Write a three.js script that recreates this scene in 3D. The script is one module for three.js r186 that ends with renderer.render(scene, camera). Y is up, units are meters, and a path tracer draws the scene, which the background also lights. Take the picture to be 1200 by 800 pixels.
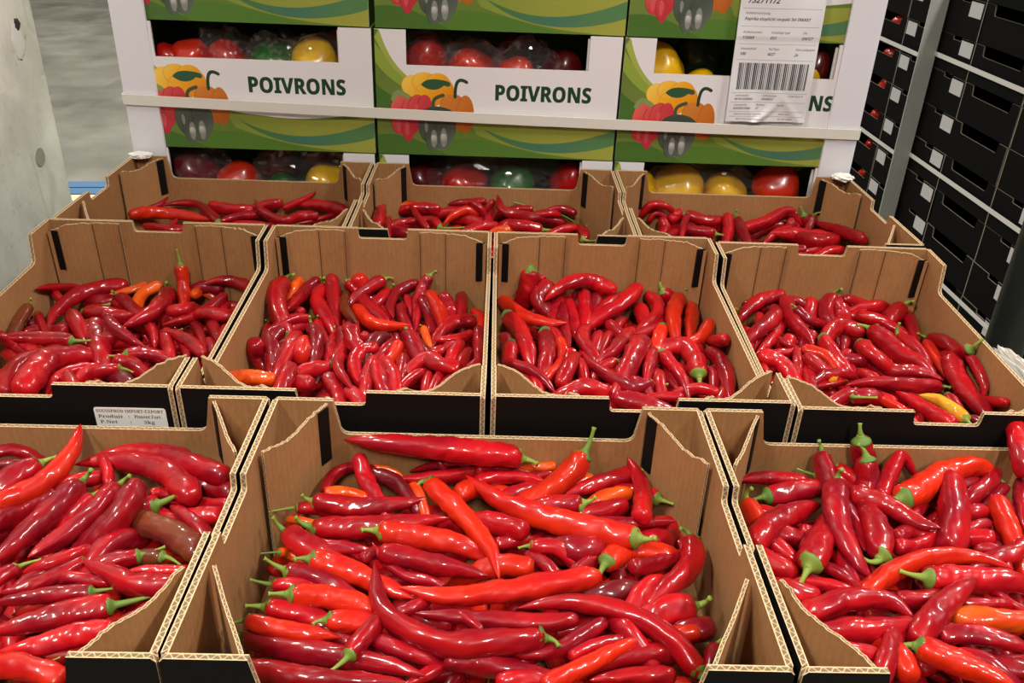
import * as THREE from 'three';
import { RoundedBoxGeometry } from 'three/addons/geometries/RoundedBoxGeometry.js';
import { mergeGeometries, mergeVertices } from 'three/addons/utils/BufferGeometryUtils.js';
import { RectAreaLightUniformsLib } from 'three/addons/lights/RectAreaLightUniformsLib.js';
import { ImprovedNoise } from 'three/addons/math/ImprovedNoise.js';

// ---------- camera, room light, exposure ----------
const RIM = 1.125;                                   // height of the tray rims above the floor
const scene = new THREE.Scene();
scene.background = new THREE.Color(0x000000);
const camera = new THREE.PerspectiveCamera(2 * Math.atan(400 / 1023) * 180 / Math.PI, 1.5, 0.02, 60);
{
  const pitch = 0.4946, yaw = 0.0272, roll = 0.0397;
  camera.position.set(0.0014, RIM + 0.437, 0.3813);
  camera.rotation.order = 'YXZ';
  camera.rotation.set(-pitch, -yaw, roll);
}
const renderer = new THREE.WebGLRenderer();
renderer.toneMapping = THREE.LinearToneMapping;
renderer.toneMappingExposure = 1.95;
renderer.shadowMap.enabled = true;
RectAreaLightUniformsLib.init();
const LAMP_POWER = 62, LAMP_COLOR = 0xfff7ee, LAMP_HEIGHT = 4.6;
const LAMPS = [[-1.9, 0.6], [2.5, 0.2], [0.2, 3.2], [-2.0, -4.6], [3.4, -3.6], [-5.6, -2.6], [-5.6, -8.4], [-2.0, -9.4]];

// ---------- helpers ----------
let seed = 7;
const rnd = () => { seed = (seed + 0x6d2b79f5) | 0; let t = Math.imul(seed ^ (seed >>> 15), 1 | seed); t = (t + Math.imul(t ^ (t >>> 7), 61 | t)) ^ t; return ((t ^ (t >>> 14)) >>> 0) / 4294967296; };
const rr = (a, b) => a + (b - a) * rnd();
const noise = new ImprovedNoise();
const used = {};
const numbered = (n) => { const k = used[n] = (used[n] ?? -1) + 1; return k ? n + '_' + String(k).padStart(3, '0') : n; };
function tag(o, label, category, group) { o.userData = { label, category }; if (group) o.userData.group = group; return o; }
function thing(name, label, category, pos = [0, 0, 0], group) {
  const o = new THREE.Group(); o.name = numbered(name); o.position.set(...pos); scene.add(o); return tag(o, label, category, group);
}
function mesh(name, geo, mat, parent, pos, rot) {
  const m = new THREE.Mesh(geo, mat); m.name = parent === scene ? numbered(name) : name;
  m.castShadow = m.receiveShadow = true;
  if (pos) m.position.set(...pos);
  if (rot) m.rotation.set(...rot);
  parent.add(m); return m;
}
function structure(name, geo, mat, pos, rot) { const m = mesh(name, geo, mat, scene, pos, rot); m.userData = { kind: 'structure' }; return m; }
function copyOf(root, pos, label, turn) {
  const r = root.clone(); r.name = numbered(root.name.replace(/_\d+$/, '')); r.position.set(...pos);
  if (turn !== undefined) r.rotation.y = turn;
  r.userData = { ...root.userData, label }; scene.add(r); return r;
}
const box = (w, h, d, r = 0) => r ? new RoundedBoxGeometry(w, h, d, 2, r) : new THREE.BoxGeometry(w, h, d);
function canvas(w, h, draw) { const c = document.createElement('canvas'); c.width = w; c.height = h; draw(c.getContext('2d'), w, h); return c; }
function canvasTexture(w, h, draw) { const t = new THREE.CanvasTexture(canvas(w, h, draw)); t.colorSpace = THREE.SRGBColorSpace; t.anisotropy = 8; return t; }
// a grey-value field as a tiling data texture; f(u, v) gives [r, g, b] in 0..255
function field(n, m, f, srgb = true) {
  const d = new Uint8Array(n * m * 4);
  for (let y = 0; y < m; y++) for (let x = 0; x < n; x++) { const c = f(x / n, y / m), i = (y * n + x) * 4; d[i] = c[0]; d[i + 1] = c[1]; d[i + 2] = c[2]; d[i + 3] = 255; }
  const t = new THREE.DataTexture(d, n, m); t.wrapS = t.wrapT = THREE.RepeatWrapping; t.magFilter = THREE.LinearFilter; t.minFilter = THREE.LinearMipmapLinearFilter; t.generateMipmaps = true;
  if (srgb) t.colorSpace = THREE.SRGBColorSpace;
  t.needsUpdate = true; return t;
}
const fbm = (x, y, z, o = 4) => { let s = 0, a = 0.5; for (let i = 0; i < o; i++) { s += a * noise.noise(x, y, z); x = x * 2.03 + 11; y = y * 2.03 + 7; a *= 0.5; } return s; };
const clamp = (x, a = 0, b = 255) => Math.min(b, Math.max(a, x));
const repeated = (t, x, y) => { const c = t.clone(); c.repeat.set(x, y); c.needsUpdate = true; return c; };

// ---------- materials ----------
const std = (o) => new THREE.MeshStandardMaterial(o), phys = (o) => new THREE.MeshPhysicalMaterial(o);
const kraftTex = field(256, 256, (u, v) => {
  const fine = noise.noise(u * 90, v * 34, 2.5) * 7, fleck = Math.max(0, noise.noise(u * 120, v * 120, 9.1) - 0.45) * -60, flute = Math.sin(u * Math.PI * 2 * 40) * 2.2, blot = fbm(u * 3, v * 3, 4.2) * 16;
  const k = fine + fleck + flute + blot;
  return [clamp(158 + k), clamp(113 + k), clamp(68 + k * 0.9)];
});
const kraft = std({ map: repeated(kraftTex, 4, 4), roughness: 0.82, side: THREE.DoubleSide });
const kraftPale = std({ map: repeated(kraftTex, 4, 4), color: 0xfff2dd, roughness: 0.85 });
const edgeTex = field(64, 32, (u, v) => {       // cut edge of double-wall corrugated board: liners and the flute wave between them
  const wave = 0.5 + 0.36 * Math.sin(u * Math.PI * 2), near = Math.abs(v - wave), liner = Math.min(v, 1 - v) < 0.16;
  const lit = liner ? 1 : near < 0.13 ? 0.9 : 0.55;
  return [214 * lit, 182 * lit, 138 * lit];
});
const cutEdge = std({ map: repeated(edgeTex, 1 / 0.0075, 200), roughness: 0.9 });
const printBlack = phys({ color: 0x0b0807, roughness: 0.7, specularIntensity: 0.4 });
const blackBoard = phys({ color: 0x060605, roughness: 0.8, specularIntensity: 0.25 });
const greyEdge = std({ color: 0x8f8676, roughness: 0.8 });

// ---------- room ----------
const concreteTex = field(1024, 1024, (u, v) => {
  let k = fbm(u * 6, v * 6, 1.3, 5) * 40 + fbm(u * 22, v * 16, 4.3, 3) * 24 + noise.noise(u * 150, v * 150, 3.3) * 5;
  k -= Math.max(0, noise.noise(u * 70, v * 70, 8.8) - 0.52) * 150;                     // small air holes
  k -= Math.max(0, 0.06 - Math.abs(fbm(u * 9, v * 2.2, 5.5, 3))) * (noise.noise(u * 4, v * 4, 2) > 0.15 ? 260 : 0);   // fine runs
  return [clamp(230 + k), clamp(231 + k), clamp(219 + k)];
});
const pillarMat = std({ map: repeated(concreteTex, 1, 1), roughness: 0.9, bumpMap: repeated(concreteTex, 1, 1), bumpScale: 0.002 });
const floorTex = field(1024, 1024, (u, v) => {
  const sweep = fbm(u * 14 + v * 9, v * 16 - u * 3, 7.7, 4) * 16, blot = fbm(u * 7, v * 7, 3.1, 5) * 40, grain = noise.noise(u * 200, v * 200, 6.4) * 4;
  const k = sweep + blot + grain;
  return [clamp(122 + k), clamp(122 + k), clamp(112 + k)];
});
const floorRough = field(512, 512, (u, v) => { const k = clamp(105 + fbm(u * 7, v * 7, 1.9, 4) * 110); return [k, k, k]; }, false);
const floorMat = std({ map: repeated(floorTex, 6, 6), roughnessMap: repeated(floorRough, 5, 5), roughness: 1 });
structure('floor', box(20, 0.2, 26), floorMat, [-1, -0.1, -5]);
structure('ceiling', box(20, 0.2, 26), std({ color: 0x3a3b3c, roughness: 0.9 }), [-1, 6.6, -5]);
const wallMat = std({ color: 0x4a4b48, roughness: 0.9 });
structure('wall_back', box(20, 6.5, 0.2), wallMat, [-1, 3.25, -18.1]);
structure('wall_front', box(20, 6.5, 0.2), wallMat, [-1, 3.25, 8.1]);
structure('wall_left', box(0.2, 6.5, 26), wallMat, [-11.1, 3.25, -5]);
structure('wall_right', box(0.2, 6.5, 26), wallMat, [9.1, 3.25, -5]);
{
  // the concrete pillar at the left, its near face beside the trays, with a cast-in tie hole and a chipped spot
  const p = new THREE.Group(); p.name = 'pillar'; p.userData = { kind: 'structure' }; scene.add(p);
  const body = box(0.58, 6.5, 0.76, 0.012); { const a = body.attributes.position, uv = body.attributes.uv, n = body.attributes.normal; for (let i = 0; i < a.count; i++) uv.setXY(i, Math.abs(n.getX(i)) > 0.5 ? a.getZ(i) + 0.4 : a.getX(i), a.getY(i)); }
  mesh('shaft', body, pillarMat, p, [-0.72 - 0.29, 3.25, -1.06 + 0.38]);
  mesh('tie_hole_plug', new THREE.CylinderGeometry(0.0145, 0.0145, 0.004, 32), std({ color: 0xa3a596, roughness: 0.95 }), p, [-0.7205, RIM + 0.012, -0.978], [0, 0, Math.PI / 2]);
  const chip = new THREE.SphereGeometry(1, 20, 14); { const a = chip.attributes.position; for (let i = 0; i < a.count; i++) { const k = 1 + 0.45 * noise.noise(a.getX(i) * 2, a.getY(i) * 2.4, a.getZ(i) * 2 + 5); a.setXYZ(i, a.getX(i) * 0.0016, a.getY(i) * 0.028 * k, a.getZ(i) * 0.017 * k); } chip.computeVertexNormals(); }
  mesh('chipped_spot', chip, std({ color: 0xe9e9e4, roughness: 0.8 }), p, [-0.72, RIM + 0.186, -0.992]);
  mesh('chipped_hollow', chip, std({ color: 0x3b3a34, roughness: 1 }), p, [-0.7195, RIM + 0.208, -0.998], [0.3, 0, 0]).scale.set(1, 0.3, 0.5);
}
const overWhat = ['left of the front chilli trays', 'right of the front chilli trays', 'behind the photographer', 'behind the green carton stack', 'above the black tray stacks', 'left of the concrete pillar', 'far back at the left wall', 'far back behind the cartons'];
LAMPS.forEach(([x, z], i) => {
  const t = thing('ceiling_light', 'long ceiling light panel hanging ' + overWhat[i], 'ceiling light', [x, LAMP_HEIGHT, z], 'ceiling lights');
  mesh('housing', box(0.36, 0.06, 1.5, 0.01), std({ color: 0xd9d9d6, roughness: 0.5 }), t, [0, 0.035, 0]);
  mesh('diffuser', box(0.3, 0.008, 1.44), std({ color: 0xffffff, emissive: LAMP_COLOR, emissiveIntensity: 2, roughness: 0.6 }), t);
  for (const s of [-0.6, 0.6]) mesh('hanger', new THREE.CylinderGeometry(0.004, 0.004, 1.24, 8), std({ color: 0x777777, metalness: 0.8, roughness: 0.4 }), t, [0, 0.68, s]);
  const l = new THREE.RectAreaLight(LAMP_COLOR, LAMP_POWER, 0.3, 1.44); l.rotation.x = -Math.PI / 2; l.position.y = -0.01; l.castShadow = true; t.add(l);
});

// ---------- the cardboard trays ----------
const TL = 0.398, TD = 0.306, TH = 0.14, TT = 0.005, LOW = 0.037, HIGH_END = 0.061;
function longShape(L) {
  const h = L / 2, s = new THREE.Shape(), a = h - HIGH_END, l = TH - LOW;
  s.moveTo(-h, 0); s.lineTo(h, 0); s.lineTo(h, TH - 0.003); s.lineTo(h - 0.003, TH); s.lineTo(a + 0.006, TH);
  s.lineTo(a + 0.001, l + 0.008); s.quadraticCurveTo(a, l, a - 0.009, l);
  s.lineTo(-a + 0.009, l); s.quadraticCurveTo(-a, l, -a - 0.001, l + 0.008); s.lineTo(-a - 0.006, TH); s.lineTo(-h + 0.003, TH); s.lineTo(-h, TH - 0.003); s.closePath();
  return s;
}
function shortShape(L) {
  const h = L / 2, s = new THREE.Shape(), n = 0.034, d = 0.0145;
  s.moveTo(-h, 0); s.lineTo(h, 0); s.lineTo(h, TH); s.lineTo(n + 0.001, TH); s.lineTo(n, TH - d + 0.005); s.quadraticCurveTo(n, TH - d, n - 0.005, TH - d);
  s.lineTo(-n + 0.005, TH - d); s.quadraticCurveTo(-n, TH - d, -n, TH - d + 0.005); s.lineTo(-n - 0.001, TH); s.lineTo(-h, TH); s.closePath();
  return s;
}
// extrudes a wall with its first cap (-z) as the printed outside, the other cap as the kraft inside and the rim as cut board
function wallGeometry(shape, t = TT) {
  const g = new THREE.ExtrudeGeometry(shape, { depth: t, bevelEnabled: false, curveSegments: 6 });
  const [caps, rim] = g.groups, half = caps.count / 2; g.clearGroups();
  g.addGroup(0, half, 0); g.addGroup(half, half, 1); g.addGroup(rim.start, rim.count, 2); return g;
}
const LONG = wallGeometry(longShape(TL)), SHORT = wallGeometry(shortShape(TD - 2 * TT));
const BASE = box(TL - 2 * TT, TT, TD - 2 * TT);
// folded corner flap: a strip of board through points [x, z], its upper edge dipping and torn
function flapGeometry(path, top, dips, seedv) {
  const pts = [], n = 26, t = 0.0028;
  const seg = []; let L = 0; for (let i = 1; i < path.length; i++) { const d = Math.hypot(path[i][0] - path[i - 1][0], path[i][1] - path[i - 1][1]); seg.push(d); L += d; }
  for (let i = 0; i <= n; i++) { let s = i / n * L, k = 0; while (k < seg.length - 1 && s > seg[k]) s -= seg[k++]; const u = s / seg[k], a = path[k], b = path[k + 1]; const w = i / n;
    const tear = 0.0016 * noise.noise(i * 0.9, seedv, 0.3) + 0.0012 * noise.noise(i * 2.1, seedv, 4.3);
    pts.push([a[0] + (b[0] - a[0]) * u, a[1] + (b[1] - a[1]) * u, top - dips(w) + tear, w * L, Math.atan2(b[1] - a[1], b[0] - a[0])]); }
  const pos = [], uv = [], idx = [[], []];
  const quad = (A, B, C, D, g) => { const o = pos.length / 3; for (const q of [A, B, C, D]) { pos.push(q[0], q[1], q[2]); uv.push(q[3], q[4]); } idx[g].push(o, o + 1, o + 2, o, o + 2, o + 3); };
  for (let i = 0; i < n; i++) {
    const p = pts[i], q = pts[i + 1], nx = Math.sin(p[4]) * t / 2, nz = -Math.cos(p[4]) * t / 2, mx = Math.sin(q[4]) * t / 2, mz = -Math.cos(q[4]) * t / 2, b = 0.006;
    quad([p[0] + nx, b, p[1] + nz, p[3], b], [q[0] + mx, b, q[1] + mz, q[3], b], [q[0] + mx, q[2], q[1] + mz, q[3], q[2]], [p[0] + nx, p[2], p[1] + nz, p[3], p[2]], 0);
    quad([q[0] - mx, b, q[1] - mz, q[3], b], [p[0] - nx, b, p[1] - nz, p[3], b], [p[0] - nx, p[2], p[1] - nz, p[3], p[2]], [q[0] - mx, q[2], q[1] - mz, q[3], q[2]], 0);
    quad([p[0] + nx, p[2], p[1] + nz, p[3], 0], [q[0] + mx, q[2], q[1] + mz, q[3], 0], [q[0] - mx, q[2], q[1] - mz, q[3], 0.005], [p[0] - nx, p[2], p[1] - nz, p[3], 0.005], 1);
  }
  for (const [p, sg] of [[pts[0], 1], [pts[n], -1]]) { const nx = Math.sin(p[4]) * t / 2 * sg, nz = -Math.cos(p[4]) * t / 2 * sg; quad([p[0] - nx, 0.006, p[1] - nz, 0, 0], [p[0] + nx, 0.006, p[1] + nz, 0, 0.005], [p[0] + nx, p[2], p[1] + nz, 0.13, 0.005], [p[0] - nx, p[2], p[1] - nz, 0.13, 0], 1); }
  const g = new THREE.BufferGeometry(); g.setAttribute('position', new THREE.Float32BufferAttribute(pos, 3)); g.setAttribute('uv', new THREE.Float32BufferAttribute(uv, 2));
  g.setIndex([...idx[0], ...idx[1]]); g.addGroup(0, idx[0].length, 0); g.addGroup(idx[0].length, idx[1].length, 1); g.computeVertexNormals(); return g;
}
const creaseMat = std({ color: 0x4a3018, roughness: 0.95 });
const flapMats = [kraft, cutEdge];
const hl = TL / 2 - TT - 0.0016, hd = TD / 2 - TT - 0.0016;
// kind 'long': the long side faces the front; kind 'short': the tray is turned so that a short side faces the front
function makeTray(label, pos, kind, turn = 0) {
  const t = thing('cardboard_tray', label, 'cardboard tray', pos, 'open cardboard trays of chillies');
  t.rotation.order = 'XYZ'; t.rotation.set(kind === 'short' ? 0.03 : 0, (kind === 'short' ? Math.PI / 2 : 0) + turn, 0);
  if (kind === 'short') t.scale.z = 0.952;      // these trays are a little narrower
  mesh('tray_base', BASE, kraft, t, [0, TT / 2, 0]);
  const wm = [printBlack, kraft, cutEdge];
  mesh('long_side', LONG, wm, t, [0, 0, -TD / 2]);
  mesh('long_side', LONG, wm, t, [0, 0, TD / 2], [0, Math.PI, 0]);
  mesh('short_side', SHORT, wm, t, [TL / 2, 0, 0], [0, -Math.PI / 2, 0]);
  mesh('short_side', SHORT, wm, t, [-TL / 2, 0, 0], [0, Math.PI / 2, 0]);
  for (const sx of [-1, 1]) for (const sz of [-1, 1]) {
    // for a turned tray its local +x end (sx = 1) is the far end in the picture
    const flat = kind === 'short' && sx === 1;
    const onLong = flat ? 0.004 : kind === 'short' ? 0.056 : 0.043, onShort = flat ? 0.058 : kind === 'short' ? 0.082 : 0.078;
    const s = rr(0, 50), path = flat
      ? [[sx * (hl - 0.013), sz * (hd - 0.0005)], [sx * (hl - 0.0005), sz * (hd - onShort)], [sx * hl, sz * (hd - onShort - 0.036)]]
      : [[sx * (hl - onLong), sz * hd], [sx * (hl - 0.003), sz * (hd - onShort)]];
    const dip = flat ? (w) => w < 0.3 ? 0.010 - 0.03 * w : 0.0012 : (w) => 0.0015 + (sx === -1 && kind === 'short' ? 0.012 : 0.006) * Math.max(0, Math.sin((w - 0.18) * 3.6)) ** 2 * (w < 0.85 ? 1 : 0.4);
    mesh('corner_flap', flapGeometry(path, TH - 0.001, dip, s), flapMats, t);
    if (flat) mesh('black_strip', box(0.0012, 0.056, 0.0125), printBlack, t, [sx * (hl - 0.0135), TH - 0.037, sz * (hd - 0.0085)], [0, sx * sz * 0.2, 0]);
    if (flat) for (const q of [onShort, onShort + 0.036]) mesh('crease', box(0.0008, TH - 0.02, 0.0009), creaseMat, t, [sx * (hl - 0.0022), TH / 2 + 0.006, sz * (hd - q)]);
    else if (kind === 'long') {
      const l = Math.hypot(onLong, onShort), dx = sx * onLong / l, dz = -sz * onShort / l, nx = -sx * onShort / l * 0.0022, nz = -sz * onLong / l * 0.0022;
      mesh('black_strip', box(0.014, 0.058, 0.0012), printBlack, t, [sx * (hl - onLong) + dx * 0.0085 + nx, TH - 0.033, sz * hd + dz * 0.0085 + nz], [0, Math.atan2(-dz, dx), 0]);
    }
  }
  return t;
}
const ROW1 = -0.155, ROW2 = -0.524, ROW3 = -0.893, DY2 = 0.005, BASE_Y = RIM - TH;
const T = {
  fl: makeTray('brown cardboard tray of dark red chillies at the front left of the stack', [-0.401, BASE_Y, ROW1], 'long', 0.004),
  fm: makeTray('brown cardboard tray of chillies in the middle of the front row', [0, BASE_Y, ROW1], 'long', -0.004),
  fr: makeTray('brown cardboard tray of chillies at the front right of the stack', [0.402, BASE_Y, ROW1], 'long', 0.004),
  m1: makeTray('leftmost mid-row tray, its black front carrying a white printed label', [-0.4434, BASE_Y + DY2, ROW2], 'short', 0.006),
  m2: makeTray('second mid-row tray from the left, full of small chillies with upright green stems', [-0.1478, BASE_Y + DY2, ROW2], 'short', -0.003),
  m3: makeTray('third mid-row tray from the left, holding an orange-red chilli by its left wall', [0.1478, BASE_Y + DY2, ROW2], 'short', 0.003),
  m4: makeTray('rightmost mid-row tray, holding a yellow chilli at its front notch', [0.4434, BASE_Y + DY2 - 0.004, ROW2 + 0.004], 'short', -0.008),
  b1: makeTray('back left chilli tray under the leftmost green carton, beside the concrete pillar', [-0.401, BASE_Y, ROW3], 'long', 0),
  b2: makeTray('back middle chilli tray in front of the middle green carton', [0, BASE_Y, ROW3], 'long', 0),
  b3: makeTray('back right chilli tray below the carton with the barcode sheet', [0.4, BASE_Y, ROW3], 'long', 0),
};
{
  const tex = canvasTexture(512, 256, (c, w, h) => {
    c.fillStyle = '#efece6'; c.fillRect(0, 0, w, h); c.fillStyle = '#2b2622'; c.textBaseline = 'alphabetic';
    c.font = 'bold 43px serif'; c.fillText('SOUSSPROD IMPORT-EXPORT', 14, 50, 480);
    c.font = 'bold 46px serif'; c.fillText('Produit', 22, 108); c.fillText(':', 236, 108); c.fillText('Piment Fort', 280, 108, 190);
    c.fillText('P.Net', 28, 166); c.fillText(':', 242, 166); c.fillText('3kg', 340, 166);
    c.fillText('Origine', 32, 224, 140); c.fillText(':', 250, 224); c.fillText('MAROC', 302, 224, 150);
  });
  const s = new THREE.Shape(), w = 0.071, h = 0.028, r = 0.003; s.moveTo(r, 0); s.lineTo(w - r, 0); s.quadraticCurveTo(w, 0, w, r); s.lineTo(w, h - r); s.quadraticCurveTo(w, h, w - r, h); s.lineTo(r, h); s.quadraticCurveTo(0, h, 0, h - r); s.lineTo(0, r); s.quadraticCurveTo(0, 0, r, 0);
  tex.repeat.set(1 / w, 1 / h);
  const g = new THREE.ExtrudeGeometry(s, { depth: 0.0004, bevelEnabled: false });
  const m = new THREE.Mesh(g, [std({ map: tex, roughness: 0.5 }), std({ color: 0xefece6 })]); m.name = 'paper_label'; m.userData = { label: 'white printed sticker on the black front' };
  // the tray is turned a quarter: its local -x side is the front
  m.rotation.y = -Math.PI / 2; m.position.set(-TL / 2 - 0.0003, TH - 0.024 - h, 0.071); T.m1.add(m);
}

// ---------- green cartons of bell peppers on the pallet behind ----------
const CW = 0.396, CH = 0.2, CD = 0.3, CZ = -1.068;
const paperWhite = std({ color: 0xe6e3e4, roughness: 0.65 }), innerWhite = std({ color: 0xcfc9bf, roughness: 0.8 });
const artTex = canvasTexture(1188, 600, (c, w, h) => {
  // x, y in 0..1 from the top left of the carton face
  const X = (v) => v * w, Y = (v) => v * h;
  const poly = (fill, ...p) => { c.fillStyle = fill; c.beginPath(); c.moveTo(X(p[0]), Y(p[1])); for (let i = 2; i < p.length; i += 6) c.bezierCurveTo(X(p[i]), Y(p[i + 1]), X(p[i + 2]), Y(p[i + 3]), X(p[i + 4]), Y(p[i + 5])); c.closePath(); c.fill(); };
  const grad = (x0, y0, x1, y1, ...s) => { const g = c.createLinearGradient(X(x0), Y(y0), X(x1), Y(y1)); s.forEach((k, i) => g.addColorStop(i / (s.length - 1), k)); return g; };
  c.fillStyle = '#eeeaec'; c.fillRect(0, 0, w, h);
  // green field: left edge curve, bottom band under a shallow arc
  poly(grad(0, 0, 0.3, 1, '#5f7a2c', '#74893a', '#66822e'), 0, 0, 0.01, 0, 0.012, 0, 0.015, 0.0, 0.045, 0.3, 0.1, 0.42, 0.2, 0.56, 0.35, 0.66, 0.42, 0.70, 0.54, 0.715, 0.7, 0.755, 0.85, 0.71, 1, 0.655, 1, 0.8, 1, 0.9, 1, 1, 0.6, 1, 0.3, 1, 0, 1);
  poly('#93a93f', 0, 0.1, 0.04, 0.2, 0.09, 0.38, 0.22, 0.52, 0.16, 0.5, 0.06, 0.42, 0, 0.25);
  poly('#a9b552', 0.02, 0.0, 0.05, 0.2, 0.09, 0.33, 0.2, 0.45, 0.12, 0.42, 0.05, 0.28, 0.0, 0.06);
  poly('#48702a', 0, 0.42, 0.05, 0.52, 0.12, 0.58, 0.24, 0.66, 0.15, 0.72, 0.06, 0.7, 0, 0.66);
  poly(grad(0.4, 0.7, 1, 0.95, '#83963a', '#98a040', '#a6a845'), 0.38, 0.69, 0.55, 0.73, 0.78, 0.78, 1, 0.69, 1, 0.8, 1, 0.9, 1, 1, 0.8, 1.0, 0.6, 0.95, 0.42, 0.82);
  poly(grad(0.5, 0.8, 0.9, 0.9, '#4a7a40', '#477a62', '#588552'), 0.44, 0.76, 0.55, 0.86, 0.72, 0.97, 1, 0.74, 1, 0.78, 1, 0.84, 1, 0.87, 0.8, 1.0, 0.58, 0.98, 0.44, 0.76);
  poly('#557f2c', 0.3, 0.86, 0.45, 0.82, 0.6, 0.94, 0.76, 1, 0.6, 1, 0.4, 1, 0.25, 1);
  poly('#4a722a', 0, 0.84, 0.1, 0.8, 0.2, 0.9, 0.3, 1, 0.2, 1, 0.1, 1, 0, 1);
  // printed group of peppers
  const lobe = (x, y, rx, ry, a, b, d) => { const g = c.createRadialGradient(X(x - rx * 0.25), Y(y - ry * 0.35), 2, X(x), Y(y), X(rx) * 1.25); g.addColorStop(0, a); g.addColorStop(0.55, b); g.addColorStop(1, d); c.fillStyle = g; c.beginPath(); c.ellipse(X(x), Y(y), X(rx), Y(ry), 0, 0, 7); c.fill(); };
  const stem = (col, lw, ...p) => { c.strokeStyle = col; c.lineWidth = X(lw); c.lineCap = 'round'; c.beginPath(); c.moveTo(X(p[0]), Y(p[1])); c.bezierCurveTo(X(p[2]), Y(p[3]), X(p[4]), Y(p[5]), X(p[6]), Y(p[7])); c.stroke(); };
  const pepper = (lobes, fill, edge) => { for (const [x, y, rx, ry] of lobes) { c.fillStyle = fill; c.beginPath(); c.ellipse(X(x), Y(y), X(rx), Y(ry), 0, 0, 7); c.fill(); }
    c.strokeStyle = edge; c.globalAlpha = 0.45; c.lineWidth = X(0.004); for (const [x, y, rx, ry] of lobes.slice(1)) { c.beginPath(); c.ellipse(X(x), Y(y), X(rx), Y(ry), 0, 1.9, 4.2); c.stroke(); } c.globalAlpha = 1; };
  pepper([[0.2, 0.46, 0.085, 0.1], [0.15, 0.43, 0.045, 0.085], [0.2, 0.4, 0.05, 0.08], [0.255, 0.41, 0.05, 0.085], [0.285, 0.46, 0.035, 0.09], [0.22, 0.5, 0.06, 0.1]], grad(0.15, 0.35, 0.28, 0.58, '#ffd257', '#f9ae1d', '#ea8c10'), '#e8920f');
  poly('#2e5a3c', 0.185, 0.42, 0.2, 0.37, 0.24, 0.36, 0.3, 0.39, 0.315, 0.42, 0.3, 0.44, 0.28, 0.42, 0.26, 0.46, 0.22, 0.48, 0.185, 0.42);
  pepper([[0.325, 0.64, 0.05, 0.15], [0.3, 0.63, 0.04, 0.14], [0.368, 0.65, 0.036, 0.155]], grad(0.27, 0.5, 0.41, 0.8, '#d98a35', '#cc7024', '#b55a16'), '#a9541a');
  stem('#27402a', 0.013, 0.325, 0.51, 0.325, 0.42, 0.33, 0.34, 0.372, 0.39);
  pepper([[0.125, 0.68, 0.06, 0.17], [0.09, 0.67, 0.035, 0.16], [0.13, 0.71, 0.03, 0.18], [0.17, 0.64, 0.042, 0.14], [0.2, 0.6, 0.03, 0.1]], grad(0.06, 0.55, 0.22, 0.85, '#e8685c', '#cf3a3e', '#b3263a'), '#8f1f30');
  for (const [x, y, rx, ry] of [[0.09, 0.72, 0.011, 0.09], [0.125, 0.76, 0.009, 0.08], [0.165, 0.6, 0.008, 0.05]]) lobe(x, y, rx, ry, '#f3a59a', '#e57f78', '#d9565a');
  stem('#8a9a5e', 0.02, 0.07, 0.54, 0.085, 0.46, 0.1, 0.49, 0.13, 0.52);
  pepper([[0.25, 0.77, 0.062, 0.16], [0.215, 0.75, 0.042, 0.14], [0.285, 0.76, 0.045, 0.15], [0.235, 0.83, 0.036, 0.13], [0.275, 0.83, 0.036, 0.12]], grad(0.18, 0.6, 0.32, 0.95, '#5d665a', '#4a5348', '#6a7267'), '#2f372f');
  poly('#3e4a3c', 0.18, 0.66, 0.2, 0.57, 0.3, 0.57, 0.33, 0.66, 0.3, 0.7, 0.28, 0.64, 0.26, 0.68, 0.24, 0.7, 0.2, 0.66, 0.18, 0.66);
  stem('#46523f', 0.014, 0.235, 0.6, 0.23, 0.53, 0.245, 0.52, 0.275, 0.5);
  for (const [x, y, rx, ry] of [[0.237, 0.86, 0.013, 0.075], [0.278, 0.85, 0.014, 0.08], [0.205, 0.75, 0.007, 0.06]]) lobe(x, y, rx, ry, '#d5d4cc', '#b4b6ac', '#8b9086');
  // lettering
  c.fillStyle = '#173f27'; c.textBaseline = 'alphabetic'; c.font = 'bold 96px sans-serif';
  const word = 'POIVRONS', from = X(0.485), wide = X(0.405), mw = c.measureText(word).width;
  c.save(); c.translate(from, Y(0.525)); c.scale(wide / mw, 1.04); c.fillText(word, 0, 0); c.strokeStyle = '#173f27'; c.lineWidth = 3.5; c.strokeText(word, 0, 0); c.restore();
});
artTex.repeat.set(1 / CW, 1 / CH);
const artMat = std({ map: artTex, roughness: 0.5 });
const greenSide = std({ color: 0x6f9134, roughness: 0.55 });
function cartonFront() {
  const s = new THREE.Shape(), a = 0.05, b = 0.344, y = 0.146;
  s.moveTo(0, 0); s.lineTo(CW, 0); s.lineTo(CW, CH); s.lineTo(b, CH); s.lineTo(b, y); s.lineTo(a, y); s.lineTo(a, CH); s.lineTo(0, CH); s.closePath();
  const g = new THREE.ExtrudeGeometry(s, { depth: 0.004, bevelEnabled: false });
  const [caps, rim] = g.groups, half = caps.count / 2; g.clearGroups(); g.addGroup(0, half, 1); g.addGroup(half, half, 0); g.addGroup(rim.start, rim.count, 1); return g;
}
const carton = thing('pepper_carton', 'leftmost green carton of the middle layer, a yellow pepper at its right', 'carton', [-0.4, RIM + 0.009, CZ], 'green bell pepper cartons');
mesh('printed_front', cartonFront(), [artMat, innerWhite], carton, [-CW / 2, 0, -0.004]);
mesh('side_panel', box(0.004, CH, CD), greenSide, carton, [-CW / 2 + 0.002, CH / 2, -0.004 - CD / 2]);
mesh('side_panel', box(0.004, CH, CD), greenSide, carton, [CW / 2 - 0.002, CH / 2, -0.004 - CD / 2]);
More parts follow.
